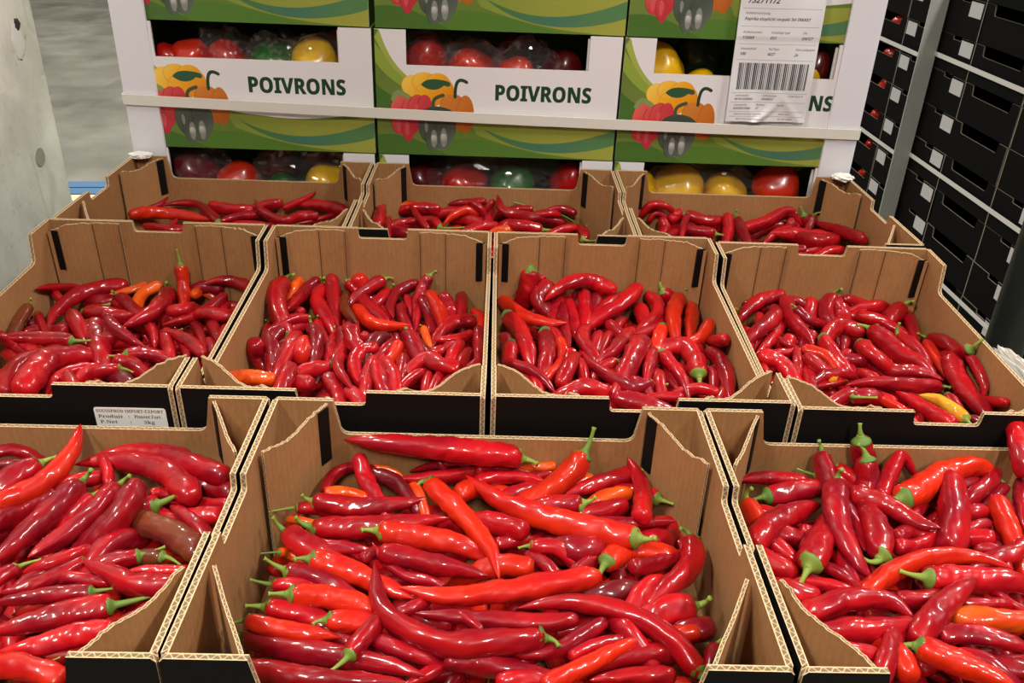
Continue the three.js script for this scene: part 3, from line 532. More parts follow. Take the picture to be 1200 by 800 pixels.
function chilli(label, key, radius, stemEnd, ...ctrl) {
  const pts = ctrl.map(V), r = radius / 9500, c = pts[0].clone().lerp(pts[pts.length - 1], 0.5), local = pts.map((p) => p.clone().sub(c));
  const curve = new THREE.CatmullRomCurve3(local, false, 'centripetal');
  const g = flesh(curve, r, key, label ? 40 : 20, label ? 20 : 12);
  const dir = curve.getTangentAt(0).negate(), end = stemEnd ? V(stemEnd).sub(c) : local[0].clone().addScaledVector(dir, r * rr(1.8, 3)).add(new THREE.Vector3(rr(-0.3, 0.3) * r, -r * rr(0, 0.5), rr(-0.3, 0.3) * r));
  if (stemEnd) { const d = end.clone().sub(local[0]), m = d.length(), want = Math.max(r * 1.4, m); end.copy(local[0]).addScaledVector(d.normalize(), want); dir.lerp(d, 0.35).normalize(); }
  const sg = stemGeometry(local[0], dir, end, r * (label ? 1 : 0.9));
  const at = c.clone().add(new THREE.Vector3(0, RIM, 0));
  if (!label) { g.translate(at.x, at.y, at.z); fleshHeap.push(g); if (stemEnd) { sg.translate(at.x, at.y, at.z); stemHeap.push(sg); } return; }
  /* fruit and its stem */ const m = mesh('chilli_pepper', g, chilliSkin, scene, [at.x, at.y, at.z]); tag(m, label, 'chilli pepper', 'chillies in the ' + bedName);
  if (stemEnd) mesh('stem', sg, stemSkin, m);
}

// stem end to tip, millimetres from the rim plane's front centre; radius in tenths of a millimetre
bed('fm', 'front middle tray');
chilli(0, 'o', 41, 0, [-112,-72,-298], [-102,-71,-297], [-88,-70,-291], [-78,-70,-284]);
chilli('slender red chilli, lying crosswise, in the back left of the front middle tray', 'r', 56, 0, [-148,-72,-261], [-145,-70,-280], [-136,-69,-293], [-116,-69,-297], [-101,-69,-293]);
chilli('plump maroon chilli, slanting left, in the back left of the front middle tray', 'k', 70, 0, [-111,-69,-289], [-86,-70,-277], [-66,-74,-250], [-54,-92,-232]);
chilli('plump orange chilli, lying crosswise, in the back left of the front middle tray', 'o', 49, 0, [-147,-69,-256], [-131,-70,-259], [-112,-70,-253], [-100,-80,-249]);
chilli('long dark red chilli, lying crosswise, in the back centre of the front middle tray', 'd', 46, 0, [-10,-64,-298], [-30,-61,-297], [-54,-66,-296], [-74,-75,-299]);
chilli(0, 'd', 41, 0, [-47,-58,-297], [-40,-66,-293], [-32,-80,-296], [-26,-93,-296]);
chilli(0, 'o', 49, 0, [-70,-75,-279], [-62,-70,-260], [-53,-79,-239], [-47,-93,-226]);
chilli(0, 'o', 34, 0, [-174,-70,-219], [-160,-70,-218], [-144,-75,-217], [-135,-85,-217]);
chilli('slender dark red chilli, lying crosswise, in the left side of the front middle tray', 'd', 54, 0, [-146,-71,-190], [-130,-70,-186], [-110,-70,-184], [-95,-71,-185]);
chilli(0, 'd', 54, 0, [-100,-67,-168], [-91,-75,-185], [-71,-76,-173], [-58,-91,-164]);
chilli('plump dark red chilli, stem left, in the left side of the front middle tray', 'd', 77, [-176,-55,-154], [-160,-67,-154], [-130,-74,-151], [-98,-84,-134], [-78,-106,-123]);
chilli(0, 'o', 40, [-183,-63,-168], [-171,-67,-174], [-165,-77,-184], [-149,-81,-175], [-139,-93,-169]);
chilli('short bright red chilli, lying crosswise, in the back centre of the front middle tray', 'b', 89, 0, [-26,-68,-256], [-6,-77,-278], [31,-89,-274], [54,-113,-272]);
chilli('plump dark red chilli, lying crosswise, in the back centre of the front middle tray', 'd', 69, 0, [15,-73,-260], [40,-73,-272], [69,-79,-288], [87,-98,-293]);
chilli(0, 'd', 51, 0, [66,-70,-297], [47,-71,-290], [28,-79,-275], [16,-94,-266]);
chilli('plump orange chilli, lying crosswise, in the back centre of the front middle tray', 'o', 46, 0, [67,-63,-297], [52,-65,-297], [34,-71,-299], [22,-80,-295]);
chilli(0, 'o', 61, 0, [102,-70,-291], [80,-75,-279], [58,-92,-264], [43,-110,-254]);
chilli('short red chilli, stem right, in the back right of the front middle tray', 'r', 80, [173,-70,-252], [161,-71,-260], [139,-77,-278], [106,-81,-263], [85,-103,-252]);
chilli('short orange chilli, lying crosswise, in the back right of the front middle tray', 'o', 69, 0, [136,-71,-270], [110,-69,-258], [81,-85,-247], [62,-106,-239]);
chilli('short dark red chilli, lying crosswise, in the centre of the front middle tray', 'd', 118, 0, [59,-76,-194], [85,-70,-188], [114,-85,-208], [133,-109,-220]);
chilli('short dark red chilli, slanting left, in the centre of the front middle tray', 'd', 54, 0, [35,-75,-186], [51,-71,-172], [66,-78,-152], [76,-94,-139]);
chilli('lowest of two short red chillies lying crosswise, centre of the front middle tray', 'r', 55, 0, [9,-72,-196], [30,-75,-203], [52,-87,-216], [65,-104,-224]);
chilli('plump red chilli, slanting right, in the right side of the front middle tray', 'r', 54, 0, [109,-81,-195], [95,-74,-181], [76,-69,-163], [64,-82,-152]);
chilli('short red chilli, lying crosswise, in the right side of the front middle tray', 'r', 102, 0, [166,-80,-217], [140,-80,-209], [118,-88,-178], [105,-112,-158]);
chilli('short red chilli, lying crosswise, in the back right of the front middle tray', 'r', 57, 0, [165,-69,-227], [143,-75,-229], [117,-89,-233], [101,-106,-235]);
chilli('uppermost of two short red chillies lying crosswise, centre of the front middle tray', 'r', 94, 0, [37,-63,-202], [5,-69,-219], [-31,-87,-238], [-54,-112,-250]);
chilli('short bright red chilli, lying crosswise, in the centre of the front middle tray', 'b', 89, 0, [42,-70,-166], [14,-72,-169], [-17,-90,-171], [-36,-111,-172]);
chilli(0, 'r', 64, [29,-64,-182], [39,-65,-186], [62,-66,-185], [86,-84,-174], [102,-102,-167]);
chilli('short dark red chilli, slanting left, in the front right of the front middle tray', 'd', 73, 0, [101,-78,-118], [112,-68,-95], [132,-86,-72], [145,-107,-57]);
chilli('short maroon chilli, stem right, in the right side of the front middle tray', 'k', 82, [135,-82,-146], [131,-82,-152], [108,-69,-140], [75,-86,-136], [55,-107,-134]);
chilli('short dark red chilli, lying crosswise, in the front right of the front middle tray', 'd', 90, 0, [179,-68,-102], [155,-73,-99], [129,-91,-85], [113,-111,-75]);
chilli('short bright red chilli, lying crosswise, in the front right of the front middle tray', 'b', 65, 0, [167,-66,-97], [143,-74,-97], [116,-91,-101], [98,-110,-103]);
chilli('short red chilli, stem right, in the front right of the front middle tray', 'r', 109, [175,-62,-124], [167,-70,-125], [139,-70,-117], [109,-87,-107], [89,-109,-101]);
chilli('short dark red chilli, slanting right, in the front right of the front middle tray', 'd', 54, 0, [178,-69,-61], [163,-70,-47], [148,-81,-28], [139,-98,-16]);
chilli('short red chilli, stem up, in the front right of the front middle tray', 'r', 67, [185,-61,-86], [176,-71,-86], [167,-68,-60], [158,-81,-32], [153,-103,-17]);
chilli('short red chilli, slanting right, in the right side of the front middle tray', 'r', 86, 0, [153,-78,-157], [130,-68,-138], [108,-83,-109], [95,-106,-92]);
chilli('plump dark red chilli, lying crosswise, in the front left of the front middle tray', 'd', 63, 0, [-79,-72,-87], [-61,-69,-76], [-37,-74,-71], [-21,-86,-72]);
chilli('short red chilli, lying crosswise, in the front left of the front middle tray', 'r', 50, 0, [-43,-77,-133], [-56,-70,-118], [-78,-78,-109], [-92,-92,-104]);
chilli('plump red chilli, slanting right, in the front centre of the front middle tray', 'r', 46, 0, [-24,-80,-75], [-33,-76,-64], [-45,-73,-53], [-54,-70,-45]);
chilli('slender dark red chilli, lying crosswise, in the front centre of the front middle tray', 'd', 85, 0, [-27,-71,-68], [-6,-75,-71], [15,-76,-67], [42,-75,-61], [63,-72,-56]);
chilli('lowest of two slender red chillies lying crosswise, front right of the front middle tray', 'r', 61, 0, [141,-70,-58], [122,-70,-58], [97,-70,-55], [78,-70,-52]);
chilli('plump red chilli, lying crosswise, in the front right of the front middle tray', 'r', 75, 0, [147,-78,-85], [118,-74,-81], [82,-81,-74], [60,-101,-69]);
chilli('uppermost of two slender red chillies lying crosswise, front right of the front middle tray', 'r', 48, 0, [65,-70,-72], [80,-70,-82], [100,-70,-90], [117,-70,-92]);
chilli('plump red chilli, lying crosswise, in the front centre of the front middle tray', 'r', 68, 0, [11,-70,-49], [38,-71,-52], [70,-85,-52], [90,-104,-53]);
chilli('leftmost of three slender red chillies lying crosswise, back centre of the front middle tray', 'r', 71, 0, [2,-71,-297], [-24,-70,-289], [-56,-68,-280], [-82,-65,-274]);
chilli('second-from-left of three slender red chillies lying crosswise, back centre of the front middle tray', 'r', 56, 0, [-10,-62,-286], [6,-66,-293], [26,-68,-295], [42,-68,-293]);
chilli('plump red chilli, slanting left, in the back left of the front middle tray', 'r', 75, 0, [-122,-56,-297], [-110,-68,-272], [-92,-74,-241], [-81,-94,-221]);
chilli(0, 'r', 57, [-190,-66,-224], [-169,-69,-234], [-147,-74,-239], [-122,-90,-236], [-105,-107,-234]);
chilli('plump red chilli, lying crosswise, in the back right of the front middle tray', 'r', 82, 0, [130,-70,-251], [99,-72,-240], [60,-87,-236], [36,-111,-233]);
chilli('long dark red chilli, lying crosswise, in the back right of the front middle tray', 'd', 52, 0, [100,-70,-224], [122,-72,-227], [149,-69,-225], [169,-62,-219]);
chilli('long dark red chilli, stem left, in the back left of the front middle tray', 'd', 82, [-162,-58,-238], [-154,-65,-239], [-131,-68,-238], [-107,-70,-239], [-75,-71,-245], [-52,-69,-252]);
chilli('short red chilli, stem upper-left, in the left side of the front middle tray', 'r', 99, [-181,-54,-203], [-169,-69,-200], [-146,-68,-180], [-113,-87,-179], [-91,-109,-179]);
chilli('long red chilli, stem left, in the left side of the front middle tray', 'r', 93, [-163,-58,-209], [-149,-69,-209], [-113,-71,-212], [-67,-71,-219], [-31,-69,-225]);
chilli('plump bright red chilli, stem left, in the centre of the front middle tray', 'b', 101, [-104,-62,-198], [-91,-66,-202], [-58,-70,-200], [-18,-70,-190], [9,-82,-181]);
chilli('long dark red chilli, stem left, in the front left of the front middle tray', 'd', 85, [-189,-68,-89], [-178,-75,-91], [-145,-76,-83], [-112,-75,-76], [-69,-71,-64], [-38,-66,-50]);
chilli('long red chilli, stem left, in the front left of the front middle tray', 'r', 83, [-179,-69,-51], [-175,-70,-57], [-136,-70,-52], [-88,-70,-48], [-50,-70,-47]);
chilli('short red chilli, stem left, in the left side of the front middle tray', 'r', 64, [-184,-62,-137], [-167,-70,-140], [-141,-70,-137], [-113,-82,-128], [-95,-102,-122]);
chilli('slender bright red chilli, stem left, in the front left of the front middle tray', 'b', 64, [-189,-64,-90], [-177,-66,-98], [-153,-65,-90], [-126,-67,-88], [-105,-73,-90]);
chilli('plump red chilli, stem left, in the front left of the front middle tray', 'r', 82, [-181,-63,-110], [-167,-69,-115], [-136,-76,-114], [-103,-81,-95], [-82,-103,-82]);
chilli('plump bright red chilli, stem left, in the left side of the front middle tray', 'b', 84, [-164,-57,-117], [-150,-62,-122], [-123,-68,-126], [-90,-70,-119], [-68,-82,-112]);
chilli('plump bright red chilli, stem left, in the front left of the front middle tray', 'b', 77, [-126,-64,-94], [-117,-66,-100], [-86,-72,-103], [-50,-88,-105], [-28,-111,-105]);
chilli('slender bright red chilli, stem left, in the left side of the front middle tray', 'b', 91, [-151,-57,-155], [-141,-61,-160], [-122,-68,-161], [-102,-73,-156], [-75,-74,-142], [-54,-71,-129]);
chilli('long dark red chilli, slanting left, in the left side of the front middle tray', 'd', 43, 0, [-31,-67,-139], [-48,-72,-150], [-65,-74,-158], [-84,-73,-174], [-95,-69,-191]);
chilli('slender red chilli, lying crosswise, in the centre of the front middle tray', 'r', 84, 0, [-87,-64,-174], [-59,-69,-172], [-23,-71,-164], [4,-69,-154]);
chilli('long red chilli, lying crosswise, in the front centre of the front middle tray', 'r', 70, 0, [74,-69,-109], [45,-70,-105], [16,-71,-108], [-23,-71,-111], [-52,-70,-113]);
chilli(0, 'd', 33, 0, [1,-70,-96], [-9,-68,-104], [-21,-71,-114], [-28,-81,-120]);
chilli('long dark red chilli, lying crosswise, in the front centre of the front middle tray', 'd', 59, 0, [95,-68,-107], [77,-70,-94], [59,-71,-82], [33,-72,-76], [14,-72,-82]);
chilli('slender red chilli, lying crosswise, in the right side of the front middle tray', 'r', 72, 0, [122,-65,-162], [144,-74,-178], [170,-75,-189], [188,-67,-189]);
chilli('plump red chilli, stem upper-right, in the right side of the front middle tray', 'r', 92, [170,-56,-199], [178,-62,-196], [175,-64,-174], [163,-65,-156], [141,-66,-135], [126,-72,-121]);
chilli('rightmost of three slender red chillies lying crosswise, back centre of the front middle tray', 'r', 66, 0, [-9,-66,-273], [10,-67,-283], [36,-67,-284], [56,-66,-277]);
chilli('slender red chilli, stem right, in the back right of the front middle tray', 'r', 76, [161,-60,-293], [141,-68,-297], [120,-70,-288], [94,-70,-274], [74,-69,-262]);
chilli('plump red chilli, pointing away, in the back right of the front middle tray', 'r', 86, 0, [138,-60,-219], [143,-65,-245], [146,-66,-269], [142,-61,-291], [135,-53,-300]);
chilli('plump bright red chilli, stem upper-right, in the back centre of the front middle tray', 'b', 111, [101,-23,-305], [92,-46,-295], [74,-66,-280], [49,-73,-263], [15,-88,-248], [-5,-111,-239]);
chilli('short red chilli, stem right, in the back centre of the front middle tray', 'r', 92, [98,-56,-242], [88,-63,-242], [56,-71,-245], [18,-85,-244], [-6,-109,-243]);
chilli('short bright red chilli, stem lower-left, in the right side of the front middle tray', 'b', 95, [95,-76,-154], [101,-66,-167], [123,-75,-192], [159,-76,-189], [178,-103,-183]);
chilli('long red chilli, stem right, in the back centre of the front middle tray', 'r', 111, [44,-50,-284], [33,-50,-290], [-5,-46,-292], [-44,-43,-293], [-96,-40,-295], [-135,-40,-300]);
chilli('slender bright red chilli, stem upper-left, in the centre of the front middle tray', 'b', 89, [-61,-67,-265], [-54,-66,-271], [-33,-68,-245], [-15,-68,-219], [6,-68,-182], [13,-68,-150]);
chilli('long bright red chilli, lying crosswise, in the centre of the front middle tray', 'b', 94, 0, [96,-70,-157], [58,-70,-147], [20,-69,-137], [-29,-68,-129], [-67,-67,-137]);
chilli('long bright red chilli, stem right, in the back centre of the front middle tray', 'b', 112, [138,-54,-186], [131,-58,-190], [97,-65,-207], [62,-69,-224], [14,-69,-251], [-19,-64,-280]);
chilli('long red chilli, stem lower-right, in the front centre of the front middle tray', 'r', 92, [56,-63,-77], [46,-63,-84], [8,-61,-77], [-29,-61,-76], [-75,-64,-108], [-90,-68,-166]);
chilli('short red chilli, stem lower-left, in the front left of the front middle tray', 'r', 71, [-109,-66,-50], [-95,-63,-63], [-84,-65,-89], [-74,-80,-121], [-68,-100,-141]);
chilli('long bright red chilli, slanting right, in the front right of the front middle tray', 'b', 66, 0, [44,-67,-44], [61,-67,-54], [79,-67,-64], [104,-67,-80], [123,-67,-91]);
chilli('long red chilli, stem right, in the front right of the front middle tray', 'r', 83, [158,-69,-50], [159,-68,-57], [142,-65,-88], [112,-64,-110], [65,-67,-125], [27,-73,-123]);
bed('fl', 'front left tray');
chilli('plump dark red chilli, lying crosswise, in the back left of the front left tray', 'd', 59, 0, [-461,-55,-283], [-442,-55,-291], [-422,-68,-294], [-410,-86,-294]);
chilli(0, 'k', 48, 0, [-447,-55,-266], [-427,-55,-268], [-406,-65,-276], [-393,-79,-280]);
chilli('short dark red chilli, lying crosswise, in the back right of the front left tray', 'd', 95, 0, [-221,-56,-238], [-253,-63,-251], [-289,-69,-236], [-312,-94,-224]);
chilli('plump red chilli, lying crosswise, in the back centre of the front left tray', 'r', 67, 0, [-346,-59,-260], [-369,-56,-246], [-399,-72,-241], [-418,-91,-239]);
chilli('uppermost of two plump dark red chillies slanting right, back left of the front left tray', 'd', 57, 0, [-406,-59,-271], [-420,-60,-252], [-428,-70,-227], [-433,-88,-211]);
chilli('rightmost of two plump red chillies lying crosswise, back right of the front left tray', 'r', 65, 0, [-218,-51,-212], [-238,-58,-222], [-262,-63,-230], [-280,-65,-233]);
chilli('leftmost of two plump red chillies lying crosswise, back right of the front left tray', 'r', 47, 0, [-294,-53,-231], [-281,-58,-235], [-262,-57,-230], [-250,-61,-225]);
chilli('short dark red chilli, lying crosswise, in the centre of the front left tray', 'd', 96, 0, [-290,-75,-197], [-303,-58,-170], [-317,-67,-135], [-325,-91,-113]);
chilli('short red chilli, stem right, in the back right of the front left tray', 'r', 81, [-216,-48,-203], [-222,-53,-203], [-251,-59,-204], [-283,-75,-209], [-304,-97,-213]);
chilli(0, 'n', 68, [-239,-61,-148], [-255,-55,-153], [-277,-60,-156], [-302,-77,-156], [-319,-94,-157]);
chilli('short red chilli, slanting left, in the back right of the front left tray', 'r', 54, 0, [-253,-62,-191], [-270,-58,-204], [-288,-65,-222], [-299,-80,-233]);
chilli('plump brown chilli, slanting left, in the right side of the front left tray', 'n', 106, 0, [-225,-54,-153], [-258,-56,-180], [-303,-63,-205], [-333,-88,-220]);
chilli('short dark red chilli, lying crosswise, in the left side of the front left tray', 'd', 67, 0, [-342,-57,-141], [-319,-61,-147], [-291,-78,-149], [-273,-97,-150]);
chilli(0, 'k', 35, [-292,-55,-51], [-304,-57,-47], [-319,-57,-48], [-335,-63,-45], [-345,-74,-44]);
chilli(0, 'd', 35, [-281,-45,-47], [-282,-55,-41], [-273,-55,-31], [-265,-64,-19], [-258,-75,-13]);
chilli(0, 'd', 39, 0, [-338,-56,-135], [-350,-55,-125], [-360,-62,-110], [-365,-74,-100]);
chilli('short red chilli, stem right, in the back centre of the front left tray', 'r', 96, [-255,-41,-224], [-280,-50,-212], [-306,-57,-210], [-336,-75,-218], [-355,-96,-223]);
chilli('long dark red chilli, lying crosswise, in the back right of the front left tray', 'd', 104, 0, [-229,-45,-245], [-263,-50,-265], [-299,-53,-286], [-343,-56,-293], [-368,-56,-282]);
chilli('slender red chilli, lying crosswise, in the back centre of the front left tray', 'r', 112, 0, [-250,-45,-213], [-280,-50,-250], [-313,-54,-271], [-353,-55,-278], [-377,-55,-271]);
chilli('plump red chilli, slanting left, in the back right of the front left tray', 'r', 63, 0, [-224,-57,-175], [-236,-53,-185], [-254,-52,-201], [-272,-55,-216]);
chilli('short red chilli, stem upper-right, in the back centre of the front left tray', 'r', 73, [-335,-50,-229], [-342,-55,-226], [-353,-59,-205], [-348,-69,-172], [-346,-90,-151]);
chilli('plump dark red chilli, stem upper-right, in the back left of the front left tray', 'd', 104, [-391,-46,-269], [-404,-50,-264], [-424,-53,-236], [-456,-70,-212], [-476,-95,-197]);
chilli('lowest of two plump dark red chillies slanting right, back left of the front left tray', 'd', 99, 0, [-377,-61,-237], [-400,-66,-216], [-407,-54,-178], [-408,-74,-152]);
chilli(0, 'r', 48, 0, [-334,-55,-241], [-341,-53,-259], [-354,-52,-278], [-363,-64,-290]);
chilli('long bright red chilli, slanting right, in the back left of the front left tray', 'b', 91, 0, [-419,-51,-203], [-404,-52,-221], [-387,-49,-238], [-375,-39,-271], [-378,-30,-300]);
chilli('slender dark red chilli, stem upper-right, in the left side of the front left tray', 'd', 106, [-347,-39,-238], [-354,-47,-233], [-361,-50,-209], [-369,-52,-186], [-380,-55,-158], [-387,-56,-138]);
chilli('slender dark red chilli, stem upper-right, in the centre of the front left tray', 'd', 102, [-316,-47,-245], [-326,-55,-239], [-330,-55,-212], [-337,-55,-188], [-350,-55,-165], [-361,-55,-149]);
chilli('short dark red chilli, slanting right, in the back centre of the front left tray', 'd', 109, 0, [-299,-38,-225], [-303,-45,-189], [-335,-72,-168], [-359,-98,-155]);
chilli('short dark red chilli, stem right, in the centre of the front left tray', 'd', 68, [-255,-49,-158], [-273,-53,-152], [-299,-55,-143], [-325,-72,-126], [-341,-93,-116]);
chilli('slender red chilli, lying crosswise, in the right side of the front left tray', 'r', 47, 0, [-230,-55,-137], [-246,-55,-137], [-265,-55,-137], [-280,-55,-135]);
chilli('plump dark red chilli, slanting right, in the front centre of the front left tray', 'd', 57, 0, [-265,-57,-80], [-255,-56,-88], [-245,-57,-104], [-238,-62,-120]);
chilli('plump red chilli, lying crosswise, in the centre of the front left tray', 'r', 49, 0, [-284,-62,-130], [-300,-58,-128], [-320,-55,-128], [-332,-65,-128]);
chilli('short red chilli, stem upper-right, in the left side of the front left tray', 'r', 59, [-348,-53,-145], [-363,-55,-138], [-377,-57,-118], [-395,-73,-99], [-407,-91,-87]);
chilli('slender red chilli, stem right, in the left side of the front left tray', 'r', 57, [-309,-50,-164], [-316,-56,-161], [-326,-51,-147], [-342,-51,-136], [-357,-55,-132]);
chilli('uppermost of two long dark red chillies stem right, left side of the front left tray', 'd', 56, [-303,-52,-150], [-315,-55,-147], [-328,-55,-131], [-347,-55,-117], [-364,-55,-110]);
chilli('lowest of two long dark red chillies stem right, left side of the front left tray', 'd', 61, [-279,-54,-117], [-295,-55,-114], [-317,-55,-111], [-344,-55,-105], [-364,-55,-99]);
chilli('slender red chilli, lying crosswise, in the centre of the front left tray', 'r', 85, 0, [-229,-50,-116], [-247,-51,-116], [-266,-51,-118], [-294,-52,-133], [-315,-52,-143]);
chilli('slender red chilli, lying crosswise, in the front left of the front left tray', 'r', 79, 0, [-263,-53,-74], [-283,-54,-72], [-300,-55,-66], [-322,-55,-57], [-339,-55,-53]);
chilli('slender red chilli, stem right, in the front left of the front left tray', 'r', 87, [-241,-54,-113], [-275,-55,-100], [-300,-55,-93], [-330,-55,-81], [-352,-55,-71]);
chilli('plump bright red chilli, lying crosswise, in the front left of the front left tray', 'b', 82, 0, [-280,-54,-31], [-312,-53,-40], [-351,-63,-46], [-376,-85,-49]);
bed('fr', 'front right tray');
chilli('short dark red chilli, lying crosswise, in the back right of the front right tray', 'd', 61, 0, [476,-64,-290], [455,-59,-279], [428,-63,-270], [410,-79,-265]);
chilli('short dark red chilli, lying crosswise, in the back centre of the front right tray', 'd', 64, 0, [416,-68,-269], [438,-59,-265], [460,-76,-246], [474,-96,-234]);
chilli('short dark red chilli, slanting left, in the centre of the front right tray', 'd', 94, 0, [335,-67,-245], [346,-62,-216], [356,-77,-183], [362,-100,-163]);
chilli('short red chilli, lying crosswise, in the back left of the front right tray', 'r', 57, 0, [245,-61,-237], [265,-61,-226], [290,-76,-220], [306,-94,-217]);
chilli(0, 'r', 58, 0, [410,-69,-263], [396,-64,-246], [380,-61,-224], [368,-71,-209]);
chilli(0, 'r', 51, [296,-55,-291], [312,-58,-286], [332,-58,-280], [353,-72,-271], [366,-88,-265]);
chilli('short red chilli, stem upper-left, in the back centre of the front right tray', 'r', 71, [303,-54,-307], [334,-56,-297], [354,-61,-277], [376,-79,-256], [391,-100,-242]);
chilli('rightmost of two short dark red chillies slanting left, left side of the front right tray', 'd', 64, 0, [273,-56,-205], [295,-67,-203], [313,-82,-180], [325,-101,-166]);
chilli('uppermost of two plump dark red chillies slanting left, centre of the front right tray', 'd', 62, 0, [298,-67,-196], [300,-62,-171], [301,-64,-141], [302,-80,-122]);
chilli('short red chilli, lying crosswise, in the centre of the front right tray', 'r', 65, 0, [354,-55,-197], [375,-63,-211], [401,-66,-204], [418,-84,-194]);
chilli('lowest of two plump dark red chillies slanting left, centre of the front right tray', 'd', 52, 0, [304,-63,-141], [291,-57,-151], [278,-62,-167], [270,-73,-178]);
chilli('plump red chilli, lying crosswise, in the left side of the front right tray', 'r', 51, 0, [294,-58,-133], [278,-58,-139], [258,-61,-146], [246,-72,-150]);
chilli('short red chilli, lying crosswise, in the left side of the front right tray', 'r', 84, 0, [266,-61,-127], [241,-58,-133], [220,-73,-153], [220,-96,-166]);
chilli('plump dark red chilli, lying crosswise, in the front centre of the front right tray', 'd', 67, 0, [327,-59,-127], [352,-60,-129], [380,-68,-146], [398,-85,-157]);
chilli('rightmost of two short dark red chillies lying crosswise, front right of the front right tray', 'd', 69, 0, [370,-62,-65], [396,-58,-56], [426,-76,-52], [445,-97,-50]);
chilli('leftmost of two short dark red chillies lying crosswise, front right of the front right tray', 'd', 55, 0, [350,-59,-73], [369,-55,-62], [387,-68,-45], [398,-85,-34]);
chilli('plump red chilli, lying crosswise, in the front right of the front right tray', 'r', 50, 0, [377,-59,-125], [394,-58,-122], [415,-59,-123], [428,-69,-124]);
chilli(0, 'r', 55, 0, [421,-63,-191], [436,-59,-186], [439,-69,-162], [441,-85,-146]);
chilli(0, 'd', 48, 0, [449,-58,-222], [431,-58,-215], [409,-67,-208], [396,-81,-204]);
chilli(0, 'd', 51, [472,-47,-291], [491,-58,-275], [475,-58,-261], [455,-70,-249], [443,-86,-241]);
chilli('plump dark red chilli, slanting right, in the centre of the front right tray', 'd', 73, 0, [350,-57,-186], [366,-62,-191], [384,-64,-200], [403,-63,-221], [413,-60,-238]);
chilli('leftmost of two short dark red chillies slanting left, left side of the front right tray', 'd', 73, 0, [281,-70,-196], [259,-57,-198], [230,-72,-209], [219,-96,-216]);
chilli('uppermost of two short red chillies slanting left, left side of the front right tray', 'r', 72, 0, [264,-65,-171], [246,-61,-191], [235,-78,-222], [228,-100,-241]);
chilli('lowest of two short red chillies slanting left, left side of the front right tray', 'r', 83, 0, [257,-64,-156], [234,-58,-168], [220,-75,-197], [220,-97,-215]);
chilli('short bright red chilli, stem upper-left, in the back left of the front right tray', 'b', 94, [237,-46,-241], [235,-55,-240], [241,-61,-212], [261,-79,-185], [273,-101,-169]);
chilli('slender red chilli, lying crosswise, in the back left of the front right tray', 'r', 65, 0, [301,-58,-275], [281,-58,-279], [255,-58,-279], [233,-58,-273]);
chilli('plump red chilli, stem left, in the back left of the front right tray', 'r', 93, [246,-59,-248], [255,-58,-251], [291,-59,-262], [334,-69,-278], [360,-93,-288]);
chilli('uppermost of two short dark red chillies stem up, back centre of the front right tray', 'd', 104, [349,-9,-298], [351,-21,-294], [363,-55,-292], [378,-79,-257], [387,-104,-234]);
chilli('lowest of two short dark red chillies stem up, back centre of the front right tray', 'd', 96, [346,-23,-288], [354,-33,-281], [356,-58,-270], [331,-76,-244], [316,-100,-228]);
chilli('plump red chilli, slanting right, in the back centre of the front right tray', 'r', 76, 0, [361,-55,-249], [376,-53,-273], [397,-44,-299], [415,-65,-292]);
chilli('plump dark red chilli, slanting right, in the back right of the front right tray', 'd', 76, 0, [491,-56,-296], [471,-56,-273], [441,-59,-251], [419,-76,-240]);
chilli(0, 'r', 65, 0, [461,-65,-247], [439,-57,-234], [411,-73,-242], [393,-93,-247]);
chilli('short red chilli, lying crosswise, in the right side of the front right tray', 'r', 75, 0, [440,-54,-196], [418,-65,-208], [405,-85,-237], [396,-107,-255]);
chilli('plump dark red chilli, pointing away, in the back right of the front right tray', 'd', 66, 0, [510,-58,-284], [497,-58,-258], [483,-58,-228], [475,-58,-206]);
chilli('plump bright red chilli, stem lower-left, in the back centre of the front right tray', 'b', 122, [364,-50,-243], [375,-50,-242], [404,-54,-263], [434,-52,-284], [472,-49,-293], [496,-74,-288]);
chilli('short red chilli, stem down, in the centre of the front right tray', 'r', 106, [318,-60,-175], [332,-59,-174], [340,-54,-208], [344,-67,-248], [346,-91,-272]);
chilli('short red chilli, stem lower-left, in the left side of the front right tray', 'r', 118, [257,-57,-144], [264,-51,-153], [287,-56,-191], [319,-69,-235], [339,-99,-262]);
chilli('short dark red chilli, pointing away, in the back right of the front right tray', 'd', 124, 0, [396,-60,-185], [417,-53,-224], [438,-54,-276], [454,-92,-288]);
chilli('short bright red chilli, slanting left, in the right side of the front right tray', 'b', 89, 0, [469,-54,-252], [462,-57,-216], [460,-73,-174], [458,-98,-148]);
chilli('plump red chilli, pointing away, in the back right of the front right tray', 'r', 88, 0, [504,-47,-275], [501,-31,-285], [508,-20,-312], [523,-18,-346]);
chilli('slender dark red chilli, stem upper-left, in the back centre of the front right tray', 'd', 87, [315,-29,-301], [319,-40,-296], [318,-50,-274], [322,-57,-250], [327,-61,-215], [323,-60,-183]);
chilli('plump red chilli, slanting right, in the left side of the front right tray', 'r', 104, 0, [226,-56,-180], [239,-53,-197], [257,-53,-213], [283,-56,-231], [306,-61,-245]);
chilli('slender red chilli, lying crosswise, in the back centre of the front right tray', 'r', 91, 0, [329,-48,-248], [348,-52,-242], [365,-54,-233], [381,-54,-214], [395,-51,-204]);
chilli('plump dark red chilli, stem up, in the centre of the front right tray', 'd', 106, [322,-32,-257], [319,-45,-255], [307,-44,-218], [302,-46,-189], [307,-53,-162], [317,-62,-150]);
chilli('plump dark red chilli, lying crosswise, in the right side of the front right tray', 'd', 72, 0, [471,-57,-196], [446,-58,-181], [412,-65,-172], [391,-85,-168]);
chilli(0, 'd', 34, 0, [427,-58,-114], [419,-58,-121], [414,-60,-134], [411,-67,-142]);
